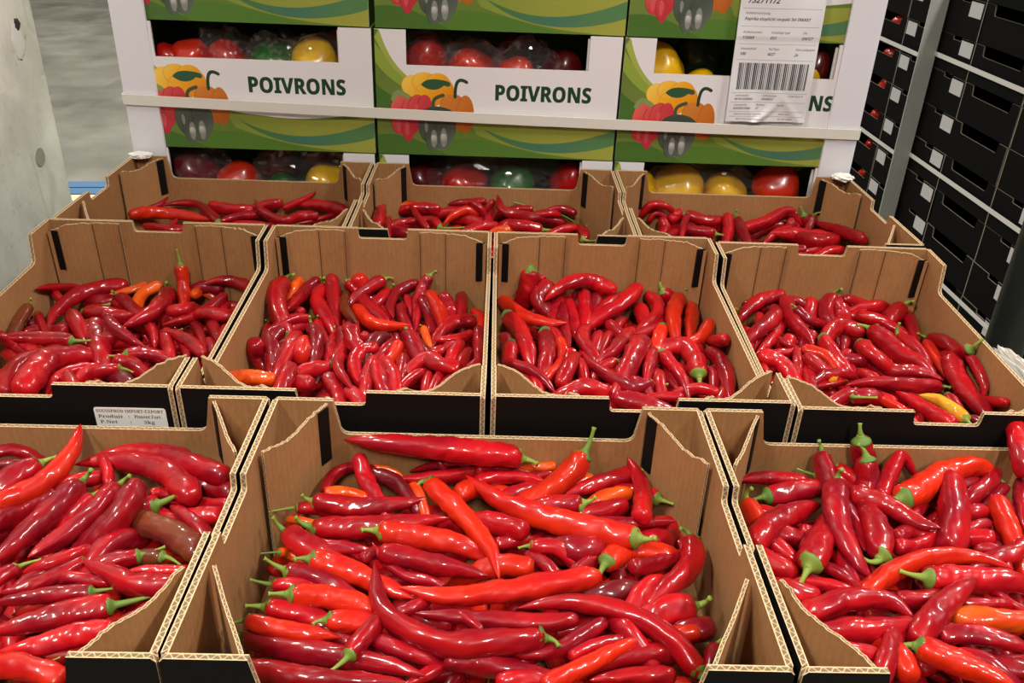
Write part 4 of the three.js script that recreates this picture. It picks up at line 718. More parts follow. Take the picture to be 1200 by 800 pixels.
chilli('plump red chilli, lying crosswise, in the front centre of the front right tray', 'r', 96, 0, [333,-66,-104], [303,-60,-95], [264,-57,-91], [236,-66,-95]);
chilli('short red chilli, lying crosswise, in the front centre of the front right tray', 'r', 78, 0, [296,-65,-71], [267,-58,-71], [235,-72,-83], [220,-96,-92]);
chilli('short bright red chilli, slanting left, in the front centre of the front right tray', 'b', 85, 0, [307,-58,-48], [304,-60,-74], [297,-78,-102], [292,-98,-120]);
chilli('plump orange chilli, lying crosswise, in the front right of the front right tray', 'o', 90, 0, [364,-63,-113], [393,-58,-106], [431,-61,-106], [454,-80,-107]);
chilli('slender dark red chilli, lying crosswise, in the front right of the front right tray', 'd', 76, 0, [346,-62,-92], [368,-58,-91], [392,-57,-83], [411,-59,-77]);
chilli('plump red chilli, stem left, in the right side of the front right tray', 'r', 104, [337,-51,-150], [356,-52,-144], [389,-58,-149], [432,-59,-149], [461,-67,-143]);
chilli('long bright red chilli, lying crosswise, in the centre of the front right tray', 'b', 80, 0, [302,-61,-132], [334,-57,-155], [370,-55,-171], [414,-56,-174], [440,-58,-163]);
chilli('slender red chilli, lying crosswise, in the front centre of the front right tray', 'r', 92, 0, [240,-58,-103], [264,-56,-113], [289,-55,-121], [320,-56,-121], [333,-58,-104]);
chilli('plump red chilli, slanting right, in the front right of the front right tray', 'r', 92, 0, [323,-59,-82], [337,-55,-96], [353,-53,-110], [378,-51,-130], [399,-52,-145]);
chilli('plump red chilli, pointing away, in the front centre of the front right tray', 'r', 70, 0, [280,-60,-44], [296,-54,-66], [313,-61,-95], [324,-79,-113]);
chilli('plump bright red chilli, stem upper-left, in the front right of the front right tray', 'b', 92, [308,-55,-74], [320,-54,-74], [341,-57,-65], [364,-58,-52], [380,-58,-40]);
bed('m1', 'first mid-row tray');
chilli(0, 'r', 57, 0, [-579,-74,-672], [-566,-87,-664], [-548,-94,-641], [-537,-110,-626]);
chilli('short dark red chilli, lying crosswise, in the back centre of the first mid-row tray', 'd', 88, 0, [-543,-96,-681], [-516,-87,-670], [-489,-100,-693], [-470,-121,-707]);
chilli(0, 'd', 59, 0, [-541,-86,-601], [-523,-92,-599], [-502,-94,-578], [-489,-111,-564]);
chilli(0, 'k', 59, 0, [-578,-80,-593], [-562,-90,-599], [-537,-98,-584], [-522,-117,-574]);
chilli(0, 'r', 69, 0, [-501,-86,-667], [-478,-90,-656], [-455,-104,-632], [-439,-123,-616]);
chilli(0, 'r', 58, 0, [-470,-99,-570], [-449,-92,-568], [-427,-89,-552], [-413,-106,-541]);
chilli(0, 'r', 68, 0, [-535,-90,-548], [-514,-88,-540], [-491,-101,-516], [-476,-123,-501]);
chilli('short red chilli, lying crosswise, in the front left of the first mid-row tray', 'r', 91, 0, [-578,-83,-541], [-547,-90,-537], [-514,-97,-510], [-491,-120,-491]);
chilli('plump dark red chilli, slanting left, in the left side of the first mid-row tray', 'd', 69, 0, [-579,-62,-531], [-565,-83,-536], [-538,-93,-514], [-521,-112,-499]);
chilli('plump red chilli, lying crosswise, in the left side of the first mid-row tray', 'r', 71, 0, [-524,-83,-580], [-546,-88,-588], [-572,-85,-577], [-574,-99,-560]);
chilli(0, 'r', 67, 0, [-573,-85,-525], [-551,-85,-506], [-521,-97,-491], [-503,-117,-481]);
chilli(0, 'r', 86, 0, [-487,-88,-487], [-466,-86,-460], [-446,-96,-426], [-434,-121,-405]);
chilli('short maroon chilli, lying crosswise, in the front centre of the first mid-row tray', 'k', 86, 0, [-440,-94,-495], [-413,-88,-473], [-386,-95,-444], [-368,-120,-426]);
chilli(0, 'r', 63, 0, [-445,-95,-628], [-420,-87,-586], [-403,-84,-543]);
chilli(0, 'r', 68, 0, [-349,-85,-645], [-351,-89,-672], [-324,-93,-667], [-312,-115,-658]);
chilli(0, 'd', 75, 0, [-363,-93,-634], [-350,-89,-605], [-333,-91,-570], [-323,-112,-548]);
chilli(0, 'r', 78, 0, [-406,-85,-591], [-394,-88,-561], [-378,-87,-524], [-368,-108,-501]);
chilli(0, 'r', 74, 0, [-333,-84,-603], [-329,-84,-571], [-326,-95,-534], [-324,-117,-511]);
chilli(0, 'r', 62, [-382,-78,-583], [-388,-85,-582], [-374,-90,-562], [-353,-82,-511]);
chilli(0, 'o', 70, 0, [-403,-84,-689], [-398,-87,-713], [-373,-104,-709], [-356,-123,-709]);
chilli('plump dark red chilli, slanting left, in the right side of the first mid-row tray', 'd', 63, 0, [-388,-98,-637], [-360,-86,-581], [-341,-86,-540]);
chilli('slender red chilli, lying crosswise, in the back left of the first mid-row tray', 'r', 55, 0, [-555,-89,-713], [-568,-80,-697], [-579,-66,-667], [-582,-54,-636]);
chilli('long dark red chilli, slanting right, in the back centre of the first mid-row tray', 'd', 96, 0, [-498,-81,-712], [-524,-80,-700], [-545,-80,-681], [-558,-81,-634], [-550,-83,-585]);
chilli(0, 'r', 60, 0, [-579,-84,-624], [-567,-80,-601], [-549,-87,-577], [-537,-105,-562]);
chilli('plump red chilli, stem left, in the back centre of the first mid-row tray', 'r', 98, [-496,-79,-648], [-525,-85,-635], [-488,-85,-629], [-445,-98,-623], [-415,-120,-620]);
chilli('plump brown chilli, stem upper-right, in the left side of the first mid-row tray', 'n', 72, [-576,-58,-608], [-578,-64,-608], [-577,-70,-578], [-576,-85,-543], [-574,-106,-521]);
chilli(0, 'r', 96, 0, [-537,-83,-623], [-517,-79,-595], [-492,-98,-565], [-473,-120,-545]);
chilli('leftmost of two short red chillies pointing away, centre of the first mid-row tray', 'r', 129, 0, [-502,-87,-611], [-486,-92,-576], [-465,-95,-534], [-450,-116,-503]);
chilli('slender red chilli, stem right, in the left side of the first mid-row tray', 'r', 81, [-481,-82,-555], [-502,-80,-549], [-530,-79,-550], [-559,-74,-542], [-578,-67,-528]);
chilli('rightmost of two short red chillies pointing away, centre of the first mid-row tray', 'r', 95, 0, [-464,-85,-561], [-475,-87,-596], [-500,-97,-631], [-517,-120,-654]);
chilli('slender orange chilli, lying crosswise, in the back centre of the first mid-row tray', 'o', 52, 0, [-472,-80,-714], [-487,-84,-707], [-504,-86,-696], [-516,-84,-683]);
chilli('plump orange chilli, slanting right, in the back centre of the first mid-row tray', 'o', 76, 0, [-453,-78,-712], [-471,-84,-690], [-467,-91,-651], [-464,-112,-627]);
chilli(0, 'r', 90, 0, [-440,-82,-510], [-423,-90,-516], [-397,-106,-507], [-377,-120,-500]);
chilli('short dark red chilli, stem upper-left, in the back centre of the first mid-row tray', 'd', 79, [-499,-72,-669], [-495,-79,-673], [-471,-82,-649], [-440,-95,-624], [-420,-117,-608]);
chilli('short red chilli, lying crosswise, in the back centre of the first mid-row tray', 'r', 88, 0, [-493,-75,-611], [-468,-83,-618], [-454,-102,-646], [-443,-121,-667]);
chilli('plump red chilli, stem upper-right, in the back centre of the first mid-row tray', 'r', 110, [-440,-78,-702], [-439,-86,-703], [-432,-81,-655], [-436,-79,-625], [-449,-80,-601], [-462,-84,-591]);
chilli('plump dark red chilli, slanting left, in the centre of the first mid-row tray', 'd', 74, 0, [-478,-72,-592], [-461,-73,-574], [-435,-80,-556], [-414,-93,-552]);
chilli(0, 'd', 88, 0, [-367,-85,-711], [-394,-81,-713], [-424,-99,-707], [-443,-121,-707]);
chilli('plump bright red chilli, stem up, in the back right of the first mid-row tray', 'b', 82, [-425,-27,-715], [-422,-48,-712], [-419,-74,-703], [-411,-94,-674], [-405,-110,-651]);
chilli('slender dark red chilli, slanting right, in the back right of the first mid-row tray', 'd', 77, 0, [-355,-77,-679], [-366,-81,-656], [-380,-85,-638], [-403,-88,-623], [-420,-90,-614]);
chilli(0, 'r', 78, 0, [-419,-82,-636], [-396,-76,-631], [-395,-92,-670], [-395,-115,-695]);
chilli('slender red chilli, slanting left, in the back right of the first mid-row tray', 'r', 83, 0, [-321,-82,-658], [-324,-75,-690], [-346,-71,-710], [-373,-68,-707], [-391,-70,-698]);
chilli('plump red chilli, lying crosswise, in the back right of the first mid-row tray', 'r', 83, 0, [-319,-84,-650], [-338,-81,-628], [-374,-80,-632], [-397,-98,-636]);
chilli(0, 'r', 61, 0, [-339,-92,-521], [-335,-87,-546], [-349,-89,-574], [-359,-106,-591]);
chilli('plump red chilli, slanting left, in the right side of the first mid-row tray', 'r', 74, 0, [-336,-81,-523], [-352,-80,-541], [-369,-79,-558], [-393,-79,-575], [-409,-80,-579]);
chilli('slender dark red chilli, stem left, in the front centre of the first mid-row tray', 'd', 76, [-443,-76,-508], [-429,-80,-517], [-417,-83,-527], [-401,-85,-529], [-376,-86,-518], [-358,-84,-510]);
chilli('plump red chilli, slanting left, in the front centre of the first mid-row tray', 'r', 66, 0, [-444,-92,-477], [-465,-86,-495], [-487,-85,-472], [-500,-104,-456]);
chilli('curled red chilli, lying crosswise, in the front centre of the first mid-row tray', 'r', 77, 0, [-439,-85,-484], [-451,-80,-483], [-474,-99,-456], [-489,-122,-439]);
chilli('plump red chilli, lying crosswise, in the front left of the first mid-row tray', 'r', 65, 0, [-551,-88,-479], [-529,-94,-488], [-500,-100,-474], [-481,-120,-465]);
chilli('short red chilli, slanting right, in the front left of the first mid-row tray', 'r', 120, 0, [-530,-92,-438], [-537,-82,-468], [-531,-81,-499], [-512,-98,-532], [-499,-117,-554]);
chilli('plump red chilli, slanting right, in the front left of the first mid-row tray', 'r', 143, 0, [-506,-82,-430], [-511,-80,-468], [-508,-81,-505], [-477,-97,-541], [-453,-115,-565]);
chilli(0, 'r', 69, [-408,-85,-487], [-422,-81,-488], [-443,-82,-483], [-467,-99,-477], [-483,-116,-473]);
bed('m2', 'second mid-row tray');
chilli(0, 'r', 69, 0, [-245,-83,-649], [-262,-87,-656], [-278,-102,-669], [-279,-122,-680]);
chilli(0, 'r', 55, [-285,-75,-607], [-282,-82,-610], [-280,-83,-586], [-277,-91,-558], [-274,-108,-541]);
chilli(0, 'd', 89, 0, [-234,-87,-628], [-252,-86,-606], [-261,-98,-572], [-266,-120,-551]);
chilli('short dark red chilli, slanting left, in the left side of the second mid-row tray', 'd', 105, 0, [-280,-64,-532], [-277,-91,-538], [-254,-109,-515], [-235,-119,-496]);
chilli(0, 'r', 60, 0, [-242,-88,-480], [-262,-89,-476], [-280,-105,-456], [-280,-124,-440]);
chilli('short dark red chilli, lying crosswise, in the front left of the second mid-row tray', 'd', 90, 0, [-198,-80,-464], [-222,-89,-476], [-251,-103,-460], [-272,-120,-448]);
chilli(0, 'r', 67, [-224,-81,-630], [-225,-88,-630], [-218,-83,-603], [-202,-92,-573], [-192,-111,-554]);
chilli(0, 'r', 73, 0, [-201,-70,-713], [-183,-85,-713], [-157,-102,-708], [-140,-121,-708]);
chilli(0, 'r', 73, 0, [-190,-97,-550], [-171,-96,-543], [-157,-96,-509], [-148,-118,-488]);
chilli(0, 'r', 71, 0, [-116,-80,-701], [-108,-92,-677], [-96,-108,-649], [-87,-122,-626]);
chilli(0, 'r', 69, 0, [-145,-91,-686], [-139,-88,-657], [-124,-96,-625], [-114,-117,-606]);
chilli(0, 'd', 69, 0, [-121,-83,-677], [-117,-83,-647], [-103,-91,-614], [-95,-111,-594]);
chilli(0, 'r', 74, 0, [-123,-92,-564], [-132,-87,-539], [-140,-104,-512], [-146,-122,-493]);
chilli(0, 'r', 75, 0, [-54,-84,-558], [-69,-86,-553], [-90,-103,-570], [-104,-121,-581]);
chilli(0, 'r', 51, 0, [-38,-87,-509], [-47,-87,-491], [-52,-82,-466], [-55,-96,-450]);
chilli(0, 'r', 67, 0, [-12,-83,-617], [-13,-84,-589], [-16,-95,-557], [-16,-116,-537]);
chilli(0, 'r', 63, 0, [-12,-89,-554], [-14,-83,-527], [-39,-96,-509], [-55,-116,-498]);
chilli(0, 'k', 65, 0, [-91,-88,-587], [-80,-86,-561], [-66,-88,-531], [-57,-106,-513]);
chilli(0, 'r', 61, 0, [-56,-91,-511], [-61,-85,-486], [-66,-90,-456], [-69,-108,-437]);
chilli(0, 'r', 51, 0, [-70,-85,-503], [-72,-84,-482], [-73,-90,-456], [-74,-105,-441]);
chilli(0, 'r', 56, 0, [-76,-79,-498], [-93,-83,-482], [-105,-92,-456], [-112,-109,-440]);
chilli(0, 'r', 66, 0, [-25,-91,-597], [-46,-84,-581], [-64,-101,-558], [-76,-122,-542]);
chilli('short red chilli, stem up, in the back left of the second mid-row tray', 'r', 123, [-270,-50,-682], [-277,-55,-683], [-277,-59,-635], [-256,-87,-591], [-235,-117,-561]);
chilli(0, 'o', 73, [-245,-61,-714], [-262,-66,-713], [-264,-65,-685], [-275,-86,-663], [-279,-109,-651]);
chilli('plump dark red chilli, stem upper-right, in the back left of the second mid-row tray', 'd', 84, [-233,-51,-714], [-236,-64,-712], [-248,-71,-697], [-258,-73,-659], [-263,-69,-618]);
chilli('plump red chilli, stem up, in the back centre of the second mid-row tray', 'r', 99, [-229,-66,-708], [-230,-74,-709], [-231,-79,-669], [-207,-87,-624], [-189,-107,-594]);
chilli('plump red chilli, pointing away, in the back centre of the second mid-row tray', 'r', 89, 0, [-218,-58,-712], [-215,-70,-691], [-205,-81,-649], [-193,-84,-609]);
chilli(0, 'r', 68, 0, [-232,-78,-622], [-255,-74,-606], [-277,-85,-584], [-279,-108,-569]);
chilli('lowest of two plump dark red chillies pointing away, left side of the second mid-row tray', 'd', 74, 0, [-260,-82,-561], [-268,-83,-546], [-262,-89,-525], [-250,-106,-502], [-241,-122,-486]);
chilli('uppermost of two plump dark red chillies pointing away, left side of the second mid-row tray', 'd', 91, 0, [-253,-67,-568], [-266,-71,-549], [-256,-79,-529], [-257,-100,-508], [-262,-115,-490]);
chilli(0, 'r', 73, [-246,-64,-558], [-249,-80,-553], [-245,-80,-522], [-250,-99,-488], [-255,-122,-465]);
chilli('short red chilli, slanting right, in the left side of the second mid-row tray', 'r', 85, 0, [-237,-77,-574], [-237,-72,-538], [-243,-82,-497], [-254,-104,-471]);
chilli('short bright red chilli, pointing away, in the left side of the second mid-row tray', 'b', 96, 0, [-225,-70,-551], [-222,-76,-522], [-232,-102,-547], [-241,-120,-571]);
chilli('plump dark red chilli, stem up, in the centre of the second mid-row tray', 'd', 81, [-222,-53,-578], [-220,-65,-576], [-208,-67,-544], [-210,-92,-515], [-221,-114,-491]);
chilli('short red chilli, stem up, in the centre of the second mid-row tray', 'r', 80, [-199,-83,-610], [-200,-97,-608], [-197,-91,-575], [-192,-86,-533], [-188,-101,-506]);
chilli('leftmost of three short red chillies pointing away, centre of the second mid-row tray', 'r', 86, 0, [-190,-85,-607], [-181,-88,-572], [-184,-85,-528], [-188,-97,-498]);
chilli('second-from-left of three short red chillies pointing away, centre of the second mid-row tray', 'r', 93, 0, [-176,-81,-615], [-173,-77,-579], [-146,-99,-559], [-117,-120,-550]);
chilli('plump brown chilli, pointing away, in the back centre of the second mid-row tray', 'n', 70, 0, [-200,-80,-706], [-192,-77,-652], [-166,-63,-583]);
chilli('plump orange chilli, lying crosswise, in the front left of the second mid-row tray', 'o', 85, 0, [-241,-80,-470], [-273,-78,-471], [-286,-63,-430], [-277,-83,-404]);
chilli('short red chilli, pointing away, in the front left of the second mid-row tray', 'r', 90, 0, [-231,-79,-502], [-229,-78,-468], [-241,-99,-435], [-252,-120,-411]);
chilli('short red chilli, stem right, in the front centre of the second mid-row tray', 'r', 87, [-169,-92,-505], [-185,-85,-511], [-213,-83,-497], [-239,-98,-472], [-255,-121,-455]);
chilli('leftmost of three short red chillies slanting left, front centre of the second mid-row tray', 'r', 89, 0, [-187,-82,-488], [-170,-90,-460], [-159,-97,-417], [-151,-121,-388]);
chilli(0, 'r', 74, [-181,-80,-702], [-198,-65,-711], [-180,-81,-706], [-153,-98,-705], [-136,-116,-705]);
chilli(0, 'b', 105, 0, [-186,-56,-711], [-175,-74,-710], [-168,-97,-706], [-162,-119,-705]);
chilli(0, 'r', 87, [-140,-59,-709], [-146,-61,-712], [-170,-72,-701], [-194,-90,-681], [-210,-111,-669]);
chilli(0, 'r', 84, [-137,-72,-711], [-141,-78,-712], [-151,-81,-682], [-180,-101,-663], [-201,-121,-651]);
chilli('short dark red chilli, stem upper-left, in the back centre of the second mid-row tray', 'd', 88, [-186,-72,-703], [-182,-83,-702], [-164,-82,-669], [-137,-88,-633], [-119,-112,-611]);
chilli('slender bright red chilli, lying crosswise, in the back centre of the second mid-row tray', 'b', 85, 0, [-180,-83,-667], [-163,-83,-635], [-145,-83,-618], [-120,-83,-617], [-102,-83,-620]);
chilli('slender dark red chilli, slanting right, in the back right of the second mid-row tray', 'd', 73, 0, [-101,-65,-713], [-116,-71,-711], [-129,-76,-701], [-134,-80,-664], [-126,-80,-632]);
chilli('slender dark red chilli, stem up, in the back right of the second mid-row tray', 'd', 77, [-77,-48,-711], [-84,-54,-712], [-93,-68,-707], [-99,-81,-690], [-100,-95,-658], [-100,-103,-631]);
chilli('short dark red chilli, pointing away, in the back right of the second mid-row tray', 'd', 99, 0, [-94,-73,-686], [-79,-93,-662], [-77,-102,-615], [-75,-119,-581]);
chilli('short bright red chilli, slanting left, in the back right of the second mid-row tray', 'b', 95, 0, [-84,-65,-683], [-68,-82,-656], [-56,-96,-615], [-49,-120,-589]);
chilli('short red chilli, pointing away, in the back right of the second mid-row tray', 'r', 89, 0, [-66,-62,-676], [-53,-85,-667], [-55,-99,-624], [-57,-121,-595]);
chilli(0, 'r', 77, [-37,-72,-712], [-42,-81,-712], [-39,-78,-679], [-37,-90,-641], [-36,-111,-616]);
chilli(0, 'b', 64, 0, [-25,-83,-666], [-12,-83,-643], [-16,-99,-615], [-16,-120,-598]);
chilli(0, 'o', 50, [-89,-79,-611], [-86,-83,-614], [-81,-83,-593], [-75,-84,-568], [-71,-97,-552]);
chilli('rightmost of three short red chillies pointing away, centre of the second mid-row tray', 'r', 104, 0, [-172,-62,-574], [-164,-80,-556], [-137,-100,-545], [-117,-119,-537]);
chilli(0, 'r', 66, 0, [-154,-65,-560], [-151,-83,-569], [-150,-102,-599], [-149,-123,-620]);
chilli(0, 'k', 93, 0, [-130,-84,-587], [-142,-77,-561], [-148,-93,-530], [-151,-115,-509]);
chilli('plump red chilli, stem upper-right, in the right side of the second mid-row tray', 'r', 91, [-7,-83,-634], [-19,-83,-638], [-35,-83,-634], [-51,-83,-624], [-65,-84,-596], [-71,-85,-568]);
chilli('plump red chilli, lying crosswise, in the right side of the second mid-row tray', 'r', 61, 0, [-23,-82,-600], [-36,-81,-584], [-59,-81,-578], [-76,-87,-587]);
chilli(0, 'd', 71, 0, [-16,-75,-603], [-14,-82,-574], [-13,-79,-536], [-17,-98,-513]);
chilli('short dark red chilli, stem upper-left, in the right side of the second mid-row tray', 'd', 97, [-105,-77,-590], [-105,-81,-593], [-92,-80,-557], [-76,-96,-516], [-65,-120,-489]);
chilli(0, 'd', 65, 0, [-118,-84,-577], [-126,-80,-551], [-146,-95,-526], [-160,-114,-511]);
chilli(0, 'b', 81, 0, [-111,-75,-561], [-118,-88,-545], [-140,-104,-529], [-154,-121,-518]);
chilli(0, 'r', 86, 0, [-36,-79,-570], [-44,-83,-540], [-52,-98,-506], [-57,-121,-485]);
chilli(0, 'r', 74, 0, [-24,-83,-558], [-32,-83,-526], [-39,-98,-490], [-43,-121,-467]);
chilli('plump red chilli, lying crosswise, in the front right of the second mid-row tray', 'r', 94, 0, [-33,-78,-502], [-57,-77,-509], [-76,-79,-525], [-99,-90,-506], [-111,-105,-491]);
chilli('curled red chilli, pointing away, in the front centre of the second mid-row tray', 'r', 83, 0, [-134,-75,-543], [-152,-79,-543], [-160,-83,-521], [-150,-89,-487], [-136,-94,-470]);
chilli('short red chilli, pointing away, in the front right of the second mid-row tray', 'r', 72, 0, [-104,-82,-537], [-102,-86,-506], [-105,-97,-470], [-106,-118,-447]);
chilli('leftmost of two short red chillies pointing away, front centre of the second mid-row tray', 'r', 82, 0, [-137,-82,-531], [-140,-85,-497], [-138,-82,-455], [-136,-103,-428]);
chilli('rightmost of three short red chillies slanting left, front centre of the second mid-row tray', 'r', 87, 0, [-126,-84,-527], [-112,-82,-492], [-101,-93,-449], [-94,-118,-422]);
chilli('rightmost of two short red chillies pointing away, front centre of the second mid-row tray', 'r', 91, 0, [-131,-74,-505], [-124,-81,-474], [-111,-100,-442], [-102,-120,-420]);
chilli('second-from-left of three short red chillies slanting left, front centre of the second mid-row tray', 'r', 78, 0, [-160,-87,-465], [-142,-84,-436], [-124,-95,-402], [-112,-119,-381]);
chilli('plump red chilli, pointing away, in the front centre of the second mid-row tray', 'r', 61, 0, [-178,-80,-534], [-178,-78,-511], [-172,-77,-488], [-160,-77,-465], [-151,-78,-451]);
bed('m3', 'third mid-row tray');
chilli(0, 'd', 70, 0, [38,-51,-713], [34,-73,-713], [17,-94,-709], [17,-117,-709]);
chilli(0, 'r', 57, 0, [73,-50,-713], [57,-65,-715], [35,-82,-710], [21,-101,-710]);
chilli(0, 'r', 82, 0, [85,-64,-712], [78,-88,-708], [53,-105,-693], [35,-121,-681]);
chilli(0, 'r', 81, 0, [109,-75,-712], [120,-92,-700], [122,-107,-670], [124,-121,-646]);
chilli(0, 'd', 81, 0, [120,-68,-711], [117,-85,-690], [110,-102,-660], [106,-121,-639]);
chilli(0, 'd', 108, 0, [146,-73,-711], [142,-84,-689], [131,-100,-660], [123,-118,-640]);
chilli(0, 'r', 69, 0, [22,-88,-524], [44,-87,-506], [67,-103,-485], [83,-123,-471]);
chilli(0, 'r', 70, 0, [108,-87,-546], [111,-83,-516], [113,-94,-481], [114,-115,-459]);
chilli(0, 'r', 75, 0, [69,-91,-629], [83,-83,-604], [91,-94,-569], [95,-118,-547]);
chilli(0, 'd', 86, 0, [17,-82,-598], [22,-88,-572], [28,-104,-543], [32,-121,-522]);
chilli(0, 'r', 68, 0, [51,-86,-502], [56,-84,-474], [59,-93,-441], [61,-114,-421]);
chilli(0, 'd', 70, 0, [160,-97,-561], [151,-95,-534], [144,-86,-500], [139,-105,-477]);
chilli(0, 'r', 78, 0, [108,-90,-474], [93,-82,-456], [81,-99,-430], [73,-119,-413]);
chilli(0, 'r', 64, 0, [178,-83,-656], [164,-86,-631], [149,-103,-605], [139,-123,-588]);
chilli('short dark red chilli, slanting right, in the front centre of the third mid-row tray', 'd', 105, 0, [172,-88,-562], [161,-89,-524], [144,-94,-481], [134,-119,-452]);
chilli(0, 'r', 74, 0, [140,-82,-611], [133,-84,-579], [126,-95,-543], [122,-117,-520]);
chilli(0, 'r', 76, 0, [154,-82,-640], [167,-84,-615], [194,-102,-598], [212,-122,-587]);
chilli(0, 'r', 97, 0, [203,-83,-692], [205,-83,-661], [205,-98,-625], [205,-120,-602]);
chilli(0, 'r', 72, 0, [235,-88,-675], [226,-88,-649], [218,-101,-615], [212,-122,-593]);
chilli(0, 'd', 63, 0, [162,-88,-505], [178,-83,-484], [193,-101,-460], [203,-121,-444]);
chilli(0, 'r', 74, 0, [201,-87,-522], [200,-83,-492], [200,-99,-459], [200,-121,-439]);
chilli(0, 'r', 68, 0, [265,-87,-598], [263,-85,-568], [260,-100,-535], [259,-122,-514]);
chilli(0, 'r', 81, 0, [281,-46,-533], [280,-68,-570], [282,-96,-626]);
chilli(0, 'd', 64, [270,-80,-523], [267,-83,-528], [266,-83,-500], [258,-94,-468], [253,-114,-449]);
chilli(0, 'r', 83, 0, [281,-83,-488], [269,-84,-466], [257,-101,-439], [249,-121,-422]);
chilli(0, 'r', 63, 0, [265,-81,-467], [242,-83,-481], [212,-99,-486], [193,-119,-488]);
chilli(0, 'r', 51, 0, [222,-83,-460], [204,-83,-461], [181,-84,-458], [167,-95,-456]);
chilli('short red chilli, stem up, in the back left of the third mid-row tray', 'r', 125, [50,-25,-712], [52,-39,-710], [50,-66,-707], [39,-97,-707], [23,-117,-703]);
chilli('leftmost of two short red chillies pointing away, back left of the third mid-row tray', 'r', 116, 0, [81,-58,-708], [65,-73,-687], [91,-101,-671], [118,-118,-658]);
chilli('rightmost of two short red chillies pointing away, back left of the third mid-row tray', 'r', 100, 0, [97,-76,-706], [87,-85,-677], [86,-100,-640], [86,-119,-614]);
chilli('plump red chilli, pointing away, in the back left of the third mid-row tray', 'r', 78, 0, [105,-77,-696], [110,-86,-657], [110,-86,-592]);
chilli('plump dark red chilli, pointing away, in the left side of the third mid-row tray', 'd', 76, 0, [97,-77,-681], [96,-83,-652], [98,-86,-611], [100,-84,-573]);
chilli('short red chilli, stem up, in the back centre of the third mid-row tray', 'r', 93, [124,-60,-700], [127,-66,-701], [128,-83,-668], [123,-95,-622], [119,-120,-593]);
chilli('plump red chilli, lying crosswise, in the back centre of the third mid-row tray', 'r', 106, 0, [170,-65,-698], [137,-54,-708], [98,-52,-689], [71,-69,-673]);
chilli('leftmost of two plump red chillies slanting right, back centre of the third mid-row tray', 'r', 80, 0, [185,-72,-704], [168,-74,-693], [153,-78,-680], [138,-85,-657], [138,-94,-639]);
chilli('rightmost of two plump red chillies slanting right, back centre of the third mid-row tray', 'r', 105, 0, [204,-61,-711], [176,-73,-678], [132,-89,-647], [105,-118,-627]);
chilli('plump red chilli, pointing away, in the back centre of the third mid-row tray', 'r', 92, 0, [216,-72,-712], [227,-78,-687], [221,-81,-659], [197,-86,-631], [179,-104,-617]);
chilli('slender bright red chilli, lying crosswise, in the back left of the third mid-row tray', 'b', 90, 0, [13,-84,-708], [31,-83,-674], [50,-81,-645], [78,-78,-626], [100,-77,-626]);
chilli('short dark red chilli, stem up, in the left side of the third mid-row tray', 'd', 97, [70,-123,-581], [70,-83,-608], [71,-83,-566], [65,-89,-516], [62,-116,-485]);
chilli('plump red chilli, stem upper-left, in the left side of the third mid-row tray', 'r', 106, [45,-120,-628], [22,-83,-652], [38,-83,-611], [48,-83,-556], [54,-104,-520]);
chilli(0, 'r', 90, [21,-93,-555], [26,-78,-568], [24,-83,-541], [21,-101,-511], [19,-120,-491]);
chilli('plump bright red chilli, pointing away, in the left side of the third mid-row tray', 'b', 88, 0, [87,-80,-587], [91,-88,-561], [86,-90,-534], [69,-86,-502], [57,-97,-482]);
chilli('short dark red chilli, pointing away, in the centre of the third mid-row tray', 'd', 86, 0, [125,-81,-624], [116,-81,-588], [130,-86,-546], [142,-108,-520]);
chilli(0, 'r', 62, 0, [153,-82,-611], [145,-81,-586], [135,-89,-556], [129,-106,-537]);
chilli(0, 'r', 71, [136,-83,-533], [155,-81,-536], [136,-85,-527], [118,-102,-507], [106,-121,-494]);
chilli('plump red chilli, slanting right, in the centre of the third mid-row tray', 'r', 91, 0, [182,-84,-622], [169,-78,-587], [148,-74,-545], [120,-86,-527]);
chilli(0, 'r', 70, 0, [224,-86,-637], [199,-85,-620], [174,-92,-596], [158,-114,-580]);
chilli('short bright red chilli, stem up, in the centre of the third mid-row tray', 'b', 92, [207,-97,-618], [224,-81,-628], [213,-84,-591], [198,-94,-550], [189,-120,-524]);
chilli('short dark red chilli, slanting right, in the centre of the third mid-row tray', 'd', 121, 0, [193,-78,-588], [175,-73,-541], [152,-87,-485], [134,-117,-449]);
chilli('plump dark red chilli, pointing away, in the front centre of the third mid-row tray', 'd', 71, 0, [203,-80,-567], [195,-80,-539], [186,-82,-504], [180,-93,-479]);
chilli(0, 'r', 102, [231,-48,-715], [236,-65,-711], [251,-80,-711], [271,-98,-707], [275,-119,-705]);
chilli('plump bright red chilli, stem up, in the back right of the third mid-row tray', 'b', 103, [265,-64,-705], [261,-73,-706], [245,-74,-667], [237,-76,-615], [238,-90,-577]);
chilli('plump bright red chilli, pointing away, in the right side of the third mid-row tray', 'b', 90, 0, [277,-83,-703], [266,-83,-648], [253,-83,-590]);
chilli('short bright red chilli, slanting right, in the right side of the third mid-row tray', 'b', 82, 0, [282,-62,-615], [268,-75,-593], [235,-95,-586], [214,-118,-582]);
chilli('plump red chilli, slanting left, in the front right of the third mid-row tray', 'r', 92, 0, [271,-78,-562], [278,-73,-535], [278,-72,-506], [275,-76,-469], [273,-91,-445]);
chilli('plump red chilli, stem upper-left, in the front right of the third mid-row tray', 'r', 76, [242,-113,-535], [214,-83,-563], [222,-83,-532], [228,-83,-493], [232,-95,-466]);
chilli('plump red chilli, stem lower-right, in the right side of the third mid-row tray', 'r', 113, [249,-90,-501], [249,-83,-509], [252,-82,-545], [242,-82,-579], [199,-94,-583], [173,-118,-581]);
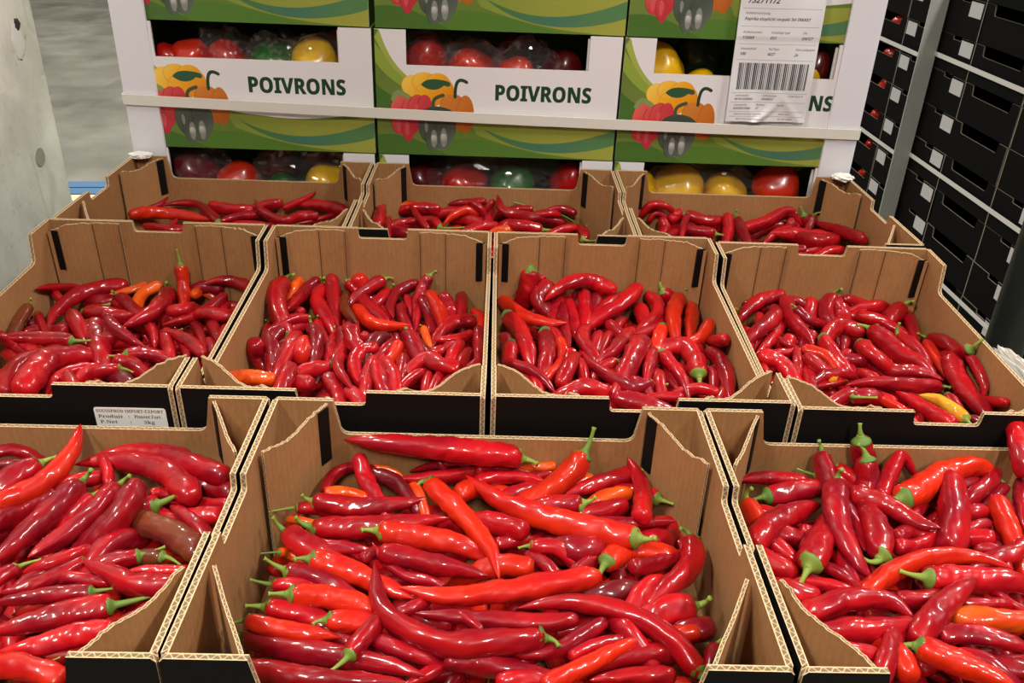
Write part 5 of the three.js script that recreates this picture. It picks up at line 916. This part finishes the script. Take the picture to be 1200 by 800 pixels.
chilli('plump red chilli, pointing away, in the front left of the third mid-row tray', 'r', 70, 0, [101,-76,-553], [96,-83,-532], [91,-87,-500], [88,-87,-469]);
chilli('short red chilli, slanting right, in the front left of the third mid-row tray', 'r', 81, 0, [81,-82,-477], [94,-75,-509], [105,-83,-549], [113,-106,-574]);
chilli('short red chilli, lying crosswise, in the front centre of the third mid-row tray', 'r', 96, 0, [138,-85,-467], [108,-79,-470], [74,-95,-464], [53,-117,-460]);
chilli('plump red chilli, lying crosswise, in the front centre of the third mid-row tray', 'r', 93, 0, [141,-83,-455], [175,-83,-444], [214,-96,-435], [239,-120,-429]);
chilli('slender dark red chilli, slanting left, in the front left of the third mid-row tray', 'd', 64, 0, [17,-79,-522], [33,-77,-512], [49,-77,-501], [66,-80,-481], [76,-85,-465]);
chilli('long dark red chilli, stem lower-right, in the front centre of the third mid-row tray', 'd', 75, [207,-79,-481], [191,-83,-487], [166,-81,-476], [147,-80,-492], [124,-82,-528], [111,-84,-567]);
bed('m4', 'fourth mid-row tray');
chilli(0, 'd', 72, 0, [346,-83,-711], [366,-81,-714], [387,-99,-708], [401,-117,-708]);
chilli(0, 'o', 47, [329,-80,-694], [340,-85,-693], [326,-90,-703], [312,-104,-711], [310,-123,-711]);
chilli(0, 'r', 68, 0, [367,-84,-682], [360,-86,-654], [348,-94,-621], [340,-114,-600]);
chilli(0, 'r', 67, 0, [338,-84,-637], [335,-89,-611], [331,-105,-584], [327,-123,-564]);
chilli(0, 'r', 72, 0, [426,-73,-713], [414,-86,-712], [395,-103,-708], [382,-120,-708]);
chilli(0, 'd', 73, 0, [405,-77,-713], [427,-76,-706], [455,-94,-703], [474,-113,-702]);
chilli(0, 'd', 76, 0, [377,-101,-625], [383,-91,-599], [395,-104,-570], [404,-122,-549]);
chilli(0, 'r', 62, 0, [338,-93,-556], [333,-86,-531], [329,-96,-500], [326,-115,-481]);
chilli(0, 'r', 88, 0, [389,-81,-613], [378,-87,-596], [382,-104,-625], [385,-121,-646]);
chilli(0, 'd', 100, 0, [426,-87,-637], [415,-94,-621], [401,-108,-596], [390,-119,-576]);
chilli(0, 'd', 75, 0, [455,-84,-585], [445,-93,-566], [432,-108,-544], [423,-122,-528]);
chilli(0, 'r', 63, 0, [441,-90,-566], [447,-90,-544], [446,-106,-514], [446,-123,-494]);
chilli('short dark red chilli, slanting left, in the centre of the fourth mid-row tray', 'd', 75, 0, [438,-94,-625], [433,-93,-593], [436,-89,-555], [439,-109,-530]);
chilli(0, 'r', 62, 0, [470,-99,-564], [465,-93,-540], [455,-85,-511], [449,-102,-492]);
chilli(0, 'r', 64, 0, [406,-91,-585], [378,-88,-582], [348,-90,-570], [330,-109,-562]);
chilli(0, 'd', 63, 0, [451,-87,-560], [476,-88,-556], [495,-101,-531], [507,-121,-516]);
chilli(0, 'r', 62, 0, [452,-87,-537], [459,-82,-515], [487,-100,-506], [505,-120,-500]);
chilli(0, 'd', 81, 0, [577,-85,-701], [571,-86,-666], [559,-91,-626], [552,-114,-602]);
chilli(0, 'r', 59, 0, [469,-85,-465], [454,-88,-481], [429,-105,-491], [412,-124,-497]);
chilli(0, 'd', 59, [543,-90,-471], [537,-85,-484], [539,-89,-460], [541,-106,-435], [543,-124,-419]);
chilli(0, 'k', 57, 0, [542,-86,-439], [556,-90,-423], [569,-106,-404], [576,-124,-391]);
chilli(0, 'r', 59, 0, [579,-66,-439], [579,-79,-461], [576,-95,-488], [576,-114,-506]);
chilli('plump red chilli, slanting right, in the back left of the fourth mid-row tray', 'r', 90, 0, [406,-65,-710], [384,-71,-709], [364,-78,-701], [343,-86,-680], [330,-96,-664]);
chilli('plump dark red chilli, slanting right, in the back left of the fourth mid-row tray', 'd', 84, 0, [403,-84,-712], [397,-89,-680], [382,-91,-647], [356,-90,-603], [333,-85,-570]);
chilli('short dark red chilli, slanting right, in the back left of the fourth mid-row tray', 'd', 102, 0, [391,-79,-690], [374,-78,-652], [338,-84,-613], [316,-111,-591]);
chilli('plump red chilli, slanting left, in the back left of the fourth mid-row tray', 'r', 103, 0, [404,-67,-699], [403,-75,-676], [406,-81,-653], [413,-85,-623], [414,-85,-594]);
chilli(0, 'r', 101, 0, [444,-72,-711], [439,-86,-694], [426,-100,-663], [418,-119,-642]);
chilli('short dark red chilli, stem up, in the back centre of the fourth mid-row tray', 'd', 102, [477,-60,-708], [474,-65,-711], [461,-81,-693], [466,-99,-655], [470,-119,-628]);
chilli('short red chilli, pointing away, in the back centre of the fourth mid-row tray', 'r', 113, 0, [479,-67,-705], [483,-86,-688], [475,-99,-652], [470,-118,-627]);
chilli(0, 'r', 59, 0, [514,-74,-713], [503,-90,-701], [490,-99,-674], [482,-117,-657]);
chilli(0, 'r', 73, 0, [482,-63,-694], [508,-73,-706], [542,-87,-711], [564,-108,-708]);
chilli('plump dark red chilli, stem upper-left, in the back left of the fourth mid-row tray', 'd', 63, [403,-61,-664], [408,-65,-665], [422,-74,-651], [445,-85,-658], [463,-95,-666]);
chilli(0, 'd', 44, 0, [369,-78,-602], [377,-79,-587], [396,-92,-595], [408,-106,-599]);
chilli(0, 'r', 94, 0, [523,-92,-706], [504,-85,-686], [478,-100,-704], [459,-120,-706]);
chilli('leftmost of two short red chillies slanting left, left side of the fourth mid-row tray', 'r', 95, 0, [330,-76,-553], [357,-83,-545], [373,-100,-510], [384,-120,-485]);
chilli('leftmost of two plump red chillies lying crosswise, back centre of the fourth mid-row tray', 'r', 102, 0, [497,-90,-643], [469,-83,-652], [446,-82,-631], [426,-88,-593], [415,-108,-572]);
chilli('leftmost of two short red chillies stem upper-left, centre of the fourth mid-row tray', 'r', 86, [449,-103,-576], [428,-77,-604], [429,-80,-569], [444,-96,-532], [454,-121,-508]);
chilli('plump bright red chilli, slanting left, in the left side of the fourth mid-row tray', 'b', 75, 0, [393,-81,-580], [418,-82,-563], [429,-94,-527], [436,-116,-504]);
chilli('short red chilli, pointing away, in the left side of the fourth mid-row tray', 'r', 93, 0, [393,-88,-569], [391,-94,-538], [386,-106,-501], [382,-120,-472]);
chilli('plump red chilli, pointing away, in the left side of the fourth mid-row tray', 'r', 63, 0, [375,-101,-529], [379,-86,-546], [389,-80,-588]);
chilli('rightmost of two short red chillies slanting left, left side of the fourth mid-row tray', 'r', 89, 0, [389,-76,-556], [405,-85,-537], [438,-104,-541], [462,-121,-544]);
chilli('plump red chilli, lying crosswise, in the front centre of the fourth mid-row tray', 'r', 62, 0, [393,-102,-522], [407,-87,-526], [433,-84,-526], [451,-97,-529]);
chilli(0, 'r', 60, 0, [421,-92,-483], [426,-95,-508], [416,-91,-527], [401,-108,-539]);
chilli(0, 'y', 46, [418,-83,-516], [408,-98,-517], [413,-94,-519], [414,-82,-512]);
chilli('long dark red chilli, lying crosswise, in the front left of the fourth mid-row tray', 'd', 60, 0, [308,-130,-568], [348,-115,-535], [422,-88,-510], [420,-74,-492]);
chilli(0, 'd', 74, 0, [470,-84,-557], [443,-83,-558], [420,-101,-581], [405,-122,-596]);
chilli(0, 'r', 74, [443,-87,-476], [439,-89,-482], [416,-86,-480], [390,-104,-472], [373,-122,-467]);
chilli('short red chilli, lying crosswise, in the back centre of the fourth mid-row tray', 'r', 90, 0, [560,-83,-712], [527,-77,-700], [486,-86,-696], [460,-111,-694]);
chilli('short red chilli, stem upper-right, in the back centre of the fourth mid-row tray', 'r', 118, [573,-66,-692], [567,-73,-697], [546,-85,-680], [525,-101,-655], [508,-117,-637]);
chilli('rightmost of two plump red chillies lying crosswise, back centre of the fourth mid-row tray', 'r', 87, 0, [496,-77,-674], [531,-84,-667], [559,-97,-636], [573,-121,-613]);
chilli('rightmost of two short red chillies stem upper-left, centre of the fourth mid-row tray', 'r', 93, [536,-67,-633], [537,-85,-628], [546,-85,-590], [541,-93,-542], [538,-120,-512]);
chilli('plump red chilli, stem upper-left, in the centre of the fourth mid-row tray', 'r', 119, [486,-77,-644], [504,-81,-639], [514,-84,-609], [523,-86,-579], [537,-84,-540], [545,-101,-516]);
chilli(0, 'r', 87, [492,-99,-559], [470,-76,-588], [469,-70,-555], [499,-91,-537], [521,-115,-528]);
chilli('short red chilli, stem left, in the right side of the fourth mid-row tray', 'r', 84, [562,-80,-630], [577,-85,-625], [575,-71,-592], [578,-69,-552], [573,-92,-527]);
chilli('plump bright red chilli, slanting left, in the right side of the fourth mid-row tray', 'b', 64, 0, [564,-82,-611], [564,-84,-585], [559,-86,-549], [554,-86,-519]);
chilli('plump dark red chilli, slanting left, in the front right of the fourth mid-row tray', 'd', 62, 0, [579,-60,-533], [577,-61,-511], [578,-73,-486], [575,-88,-477]);
chilli('short red chilli, stem upper-right, in the right side of the fourth mid-row tray', 'r', 87, [586,-33,-529], [577,-48,-532], [577,-73,-557], [575,-96,-596], [573,-121,-624]);
chilli('slender red chilli, lying crosswise, in the centre of the fourth mid-row tray', 'r', 78, 0, [482,-85,-548], [496,-85,-538], [515,-85,-538], [536,-85,-529], [548,-85,-517]);
chilli('plump red chilli, slanting left, in the front right of the fourth mid-row tray', 'r', 111, 0, [563,-68,-546], [561,-77,-518], [562,-84,-490], [567,-88,-453], [570,-98,-428]);
chilli('long dark red chilli, stem right, in the front centre of the fourth mid-row tray', 'd', 81, [546,-86,-503], [541,-89,-510], [510,-84,-502], [481,-80,-498], [446,-78,-496], [418,-79,-490]);
chilli(0, 'r', 89, [443,-77,-460], [421,-84,-472], [445,-85,-475], [472,-102,-485], [490,-121,-491]);
chilli(0, 'b', 58, 0, [453,-85,-472], [467,-85,-450], [484,-98,-427], [495,-117,-413]);
chilli('plump yellow chilli, stem lower-right, in the front right of the fourth mid-row tray', 'y', 74, [534,-84,-423], [533,-84,-429], [529,-85,-453], [518,-85,-474], [502,-85,-482]);
chilli('slender red chilli, slanting left, in the front right of the fourth mid-row tray', 'r', 83, 0, [515,-85,-418], [505,-85,-440], [490,-85,-467], [477,-85,-489]);
bed('b1', 'back left tray');
chilli('long red chilli, lying crosswise, in the front left of the back left tray', 'r', 59, 0, [-558,-82,-937], [-533,-85,-934], [-501,-86,-928], [-475,-84,-924]);
chilli(0, 'r', 47, 0, [-249,-81,-1027], [-273,-86,-1018], [-300,-89,-999], [-321,-87,-979]);
chilli(0, 'r', 46, 0, [-424,-83,-956], [-406,-83,-961], [-382,-83,-963], [-362,-83,-961]);
chilli(0, 'd', 47, 0, [-431,-78,-1032], [-446,-86,-1031], [-466,-89,-1028], [-478,-99,-1022]);
chilli(0, 'r', 55, 0, [-585,-75,-971], [-574,-77,-989], [-557,-74,-1015], [-549,-67,-1036]);
chilli('plump red chilli, lying crosswise, in the back centre of the back left tray', 'r', 88, 0, [-357,-70,-1032], [-394,-79,-1030], [-438,-92,-1028], [-465,-118,-1027]);
chilli('plump red chilli, stem left, in the back centre of the back left tray', 'r', 95, [-477,-78,-1028], [-481,-79,-1031], [-450,-81,-1021], [-410,-82,-1021], [-383,-96,-1026]);
chilli('slender red chilli, lying crosswise, in the back right of the back left tray', 'r', 97, 0, [-247,-76,-1014], [-275,-72,-1022], [-313,-72,-1030], [-341,-76,-1033]);
chilli(0, 'r', 57, 0, [-356,-79,-1026], [-338,-72,-1029], [-315,-61,-1033], [-300,-50,-1036]);
chilli('slender dark red chilli, lying crosswise, in the centre of the back left tray', 'd', 70, 0, [-391,-83,-1000], [-410,-83,-997], [-432,-83,-984], [-447,-83,-967]);
chilli('long bright red chilli, lying crosswise, in the left side of the back left tray', 'b', 93, 0, [-584,-70,-954], [-564,-77,-982], [-537,-82,-995], [-492,-86,-990], [-458,-86,-980]);
chilli('long red chilli, stem right, in the back left of the back left tray', 'r', 72, [-438,-83,-958], [-445,-82,-960], [-473,-79,-997], [-503,-77,-1029], [-535,-76,-1028], [-555,-76,-1014]);
chilli('long red chilli, lying crosswise, in the right side of the back left tray', 'r', 78, 0, [-291,-79,-999], [-319,-80,-996], [-340,-79,-968], [-378,-74,-989], [-405,-69,-1036]);
chilli(0, 'r', 37, 0, [-522,-88,-921], [-515,-81,-924], [-512,-79,-942], [-515,-81,-970]);
chilli('plump red chilli, lying crosswise, in the front left of the back left tray', 'r', 89, 0, [-548,-81,-926], [-519,-79,-914], [-482,-82,-921], [-460,-97,-935]);
bed('b2', 'back middle tray');
chilli(0, 'r', 65, 0, [-182,-82,-1033], [-161,-71,-1031], [-133,-69,-1035], [-117,-82,-1029]);
chilli(0, 'o', 65, 0, [-184,-72,-1026], [-157,-68,-1030], [-126,-74,-1031], [-107,-94,-1029]);
chilli(0, 'd', 66, 0, [-13,-58,-1033], [-34,-59,-1031], [-60,-62,-1032], [-80,-67,-1036]);
chilli(0, 'd', 65, 0, [139,-69,-1016], [122,-66,-1028], [99,-68,-1032], [82,-74,-1025]);
chilli(0, 'r', 70, 0, [-135,-84,-1004], [-112,-87,-1006], [-83,-83,-970]);
chilli('plump red chilli, lying crosswise, in the front left of the back middle tray', 'r', 92, 0, [-104,-86,-986], [-139,-85,-990], [-172,-86,-963], [-178,-115,-943]);
chilli('short red chilli, lying crosswise, in the centre of the back middle tray', 'r', 94, 0, [-73,-88,-1031], [-39,-88,-1021], [-2,-95,-1004], [22,-120,-992]);
chilli(0, 'd', 90, 0, [-125,-80,-923], [-152,-80,-937], [-176,-93,-963], [-178,-119,-981]);
chilli('plump red chilli, lying crosswise, in the front right of the back middle tray', 'r', 94, 0, [84,-94,-1032], [49,-88,-1013], [18,-79,-977], [-1,-99,-952]);
chilli(0, 'r', 65, [34,-58,-1034], [69,-70,-1033], [41,-69,-1032], [10,-80,-1030], [-10,-100,-1029]);
chilli(0, 'r', 80, 0, [-40,-74,-1032], [-73,-76,-1029], [-110,-89,-1028], [-134,-114,-1027]);
chilli(0, 'r', 65, 0, [1,-55,-1033], [-17,-77,-1030], [-43,-98,-1029], [-63,-119,-1029]);
chilli(0, 'r', 95, 0, [-181,-58,-904], [-181,-54,-944], [-184,-58,-993], [-178,-67,-1026]);
chilli('slender red chilli, lying crosswise, in the back left of the back middle tray', 'r', 96, 0, [-90,-75,-1028], [-117,-72,-1029], [-151,-73,-1023], [-176,-79,-1016]);
chilli(0, 'b', 72, 0, [-22,-77,-1024], [-46,-71,-1022], [-69,-74,-1002], [-84,-86,-988]);
chilli('plump red chilli, stem right, in the left side of the back middle tray', 'r', 77, [-47,-75,-953], [-85,-77,-954], [-104,-76,-981], [-130,-78,-983], [-149,-81,-978]);
chilli(0, 'r', 55, 0, [-105,-82,-955], [-117,-74,-970], [-132,-68,-1001], [-145,-66,-1036]);
chilli(0, 'r', 65, 0, [-12,-81,-1017], [-27,-63,-1021], [-43,-59,-1032], [-56,-80,-1029]);
chilli(0, 'd', 78, [6,-66,-1030], [1,-72,-1032], [-7,-78,-1000], [-20,-89,-962], [-29,-110,-939]);
chilli('long red chilli, slanting left, in the back right of the back middle tray', 'r', 95, 0, [124,-92,-1029], [91,-84,-1025], [57,-75,-1009], [16,-59,-994], [5,-46,-1036]);
chilli(0, 'r', 72, [137,-84,-1019], [113,-76,-1028], [84,-71,-1018], [48,-87,-1023], [26,-110,-1027]);
chilli('plump red chilli, lying crosswise, in the front centre of the back middle tray', 'r', 85, 0, [8,-80,-979], [-24,-78,-962], [-65,-94,-949], [-90,-119,-942]);
chilli('slender orange chilli, lying crosswise, in the front right of the back middle tray', 'o', 77, 0, [64,-84,-976], [42,-84,-977], [14,-82,-965], [-8,-78,-944]);
chilli('short red chilli, stem right, in the front right of the back middle tray', 'r', 93, [103,-79,-964], [80,-81,-969], [46,-75,-968], [12,-87,-991], [-10,-112,-1006]);
chilli(0, 'r', 69, [156,-74,-976], [137,-80,-980], [110,-80,-967], [80,-91,-948], [62,-112,-937]);
chilli(0, 'r', 84, [168,-78,-921], [146,-80,-927], [149,-80,-963], [135,-93,-1003], [126,-119,-1027]);
chilli(0, 'r', 77, 0, [-167,-79,-903], [-173,-81,-968], [-177,-74,-1022]);
bed('b3', 'back right tray');
chilli(0, 'r', 67, 0, [249,-76,-1033], [268,-55,-1032], [297,-58,-1030], [316,-79,-1029]);
chilli(0, 'r', 49, 0, [264,-85,-1031], [277,-70,-1034], [295,-76,-1031], [307,-92,-1031]);
chilli(0, 'r', 96, 0, [286,-76,-1028], [293,-90,-1016], [276,-102,-984], [264,-120,-962]);
chilli(0, 'r', 82, 0, [299,-78,-1024], [318,-67,-1031], [312,-68,-1028], [306,-93,-1027]);
chilli('lowest of two plump red chillies lying crosswise, back left of the back right tray', 'r', 95, 0, [391,-91,-1029], [353,-88,-1029], [309,-95,-1027], [280,-120,-1026]);
chilli(0, 'r', 80, 0, [505,-85,-1032], [478,-85,-1031], [448,-103,-1027], [428,-121,-1027]);
chilli(0, 'd', 77, 0, [328,-93,-1000], [302,-86,-981], [280,-89,-949], [266,-111,-929]);
chilli(0, 'r', 65, 0, [585,-72,-975], [585,-65,-996], [583,-76,-1024], [581,-99,-1029]);
chilli(0, 'r', 60, 0, [540,-94,-941], [519,-87,-926], [491,-91,-916], [473,-109,-910]);
chilli(0, 'd', 60, 0, [503,-80,-917], [482,-87,-924], [458,-104,-933], [442,-121,-938]);
chilli('uppermost of two plump red chillies lying crosswise, back left of the back right tray', 'r', 97, 0, [327,-69,-1032], [359,-76,-1021], [398,-82,-1034], [422,-101,-1026]);
chilli('plump dark red chilli, stem right, in the left side of the back right tray', 'd', 94, [380,-82,-971], [369,-83,-978], [335,-83,-988], [306,-95,-1016], [285,-120,-1026]);
chilli(0, 'r', 96, 0, [398,-66,-1030], [398,-85,-1006], [385,-98,-967], [376,-120,-941]);
chilli('plump red chilli, lying crosswise, in the back centre of the back right tray', 'r', 105, 0, [426,-86,-1019], [462,-78,-1025], [504,-60,-1035], [531,-82,-1025]);
chilli(0, 'r', 79, 0, [524,-83,-1027], [494,-85,-1011], [463,-90,-985], [443,-113,-969]);
chilli(0, 'r', 81, [515,-58,-1026], [511,-72,-1027], [506,-77,-1020], [528,-95,-1027], [541,-116,-1027]);
chilli(0, 'd', 98, [523,-52,-1032], [529,-62,-1031], [541,-85,-1029], [527,-105,-1003], [516,-120,-980]);
chilli(0, 'd', 74, [562,-54,-1020], [547,-62,-1027], [538,-83,-1018], [528,-101,-990], [521,-121,-972]);
chilli('slender red chilli, lying crosswise, in the right side of the back right tray', 'r', 96, 0, [583,-54,-897], [579,-65,-949], [565,-73,-1001], [547,-76,-1029]);
chilli(0, 'd', 87, [412,-56,-1024], [414,-70,-1023], [418,-83,-989], [416,-89,-944], [414,-114,-916]);
chilli(0, 'd', 64, [312,-73,-1022], [329,-67,-1025], [320,-77,-1002], [312,-81,-971], [306,-90,-948]);
chilli('slender red chilli, lying crosswise, in the front right of the back right tray', 'r', 117, 0, [572,-85,-965], [541,-84,-979], [499,-83,-989], [462,-83,-989]);
chilli('short red chilli, lying crosswise, in the front right of the back right tray', 'r', 116, 0, [567,-78,-954], [530,-78,-948], [509,-91,-993], [496,-118,-1024]);
chilli(0, 'r', 75, 0, [567,-83,-924], [538,-83,-916], [506,-99,-901], [487,-121,-892]);
// the chillies beyond the three hundred largest, and those deeper in the trays, as one heap
const HEAP = { fl: [-0.401, ROW1, 0.17, 0.125, -0.082], fm: [0, ROW1, 0.17, 0.125, -0.093], fr: [0.402, ROW1, 0.17, 0.125, -0.083], m1: [-0.4434, ROW2, 0.118, 0.17, -0.107], m2: [-0.1478, ROW2, 0.118, 0.17, -0.105], m3: [0.1478, ROW2, 0.118, 0.17, -0.105], m4: [0.4434, ROW2, 0.118, 0.17, -0.107], b1: [-0.401, ROW3, 0.17, 0.125, -0.105], b2: [0, ROW3, 0.17, 0.125, -0.102], b3: [0.4, ROW3, 0.17, 0.125, -0.105] };
for (const [x, z, hx, hz, top] of Object.values(HEAP)) for (let k = 0; k < 110; k++) {
  const l = rr(0.07, 0.11), a = rr(0, Math.PI * 2), bend = rr(-0.3, 0.3), r = rr(0.0075, 0.0095), cx0 = x + rr(-hx, hx), cz0 = z + rr(-hz, hz), y0 = RIM + top + (k % 3 === 0 ? -0.004 : k % 3 === 1 ? -0.013 : -0.022) + rr(-0.006, 0.003);
  const lim = (p) => { p.x = clamp(p.x, x - hx - 0.012, x + hx + 0.012); p.z = clamp(p.z, z - hz - 0.012, z + hz + 0.012); return p; };
  const P = [-0.5, 0, 0.5].map((u) => lim(new THREE.Vector3(cx0 + Math.cos(a) * l * u + Math.sin(a) * bend * l * (0.25 - u * u), y0 + rr(-0.004, 0.004), cz0 + Math.sin(a) * l * u - Math.cos(a) * bend * l * (0.25 - u * u))));
  fleshHeap.push(flesh(new THREE.CatmullRomCurve3(P), r, 'rrdrb'[k % 5], 12, 9));
}
{
  const m = mesh('chilli_heap', mergeGeometries(fleshHeap), chilliSkin, scene); m.userData = { kind: 'stuff', label: 'smaller and half buried red chillies filling all ten cardboard trays', category: 'chilli heap' };
  mesh('stems', mergeGeometries(stemHeap), stemSkin, m).userData = { kind: 'stuff' };
}
renderer.render(scene, camera);
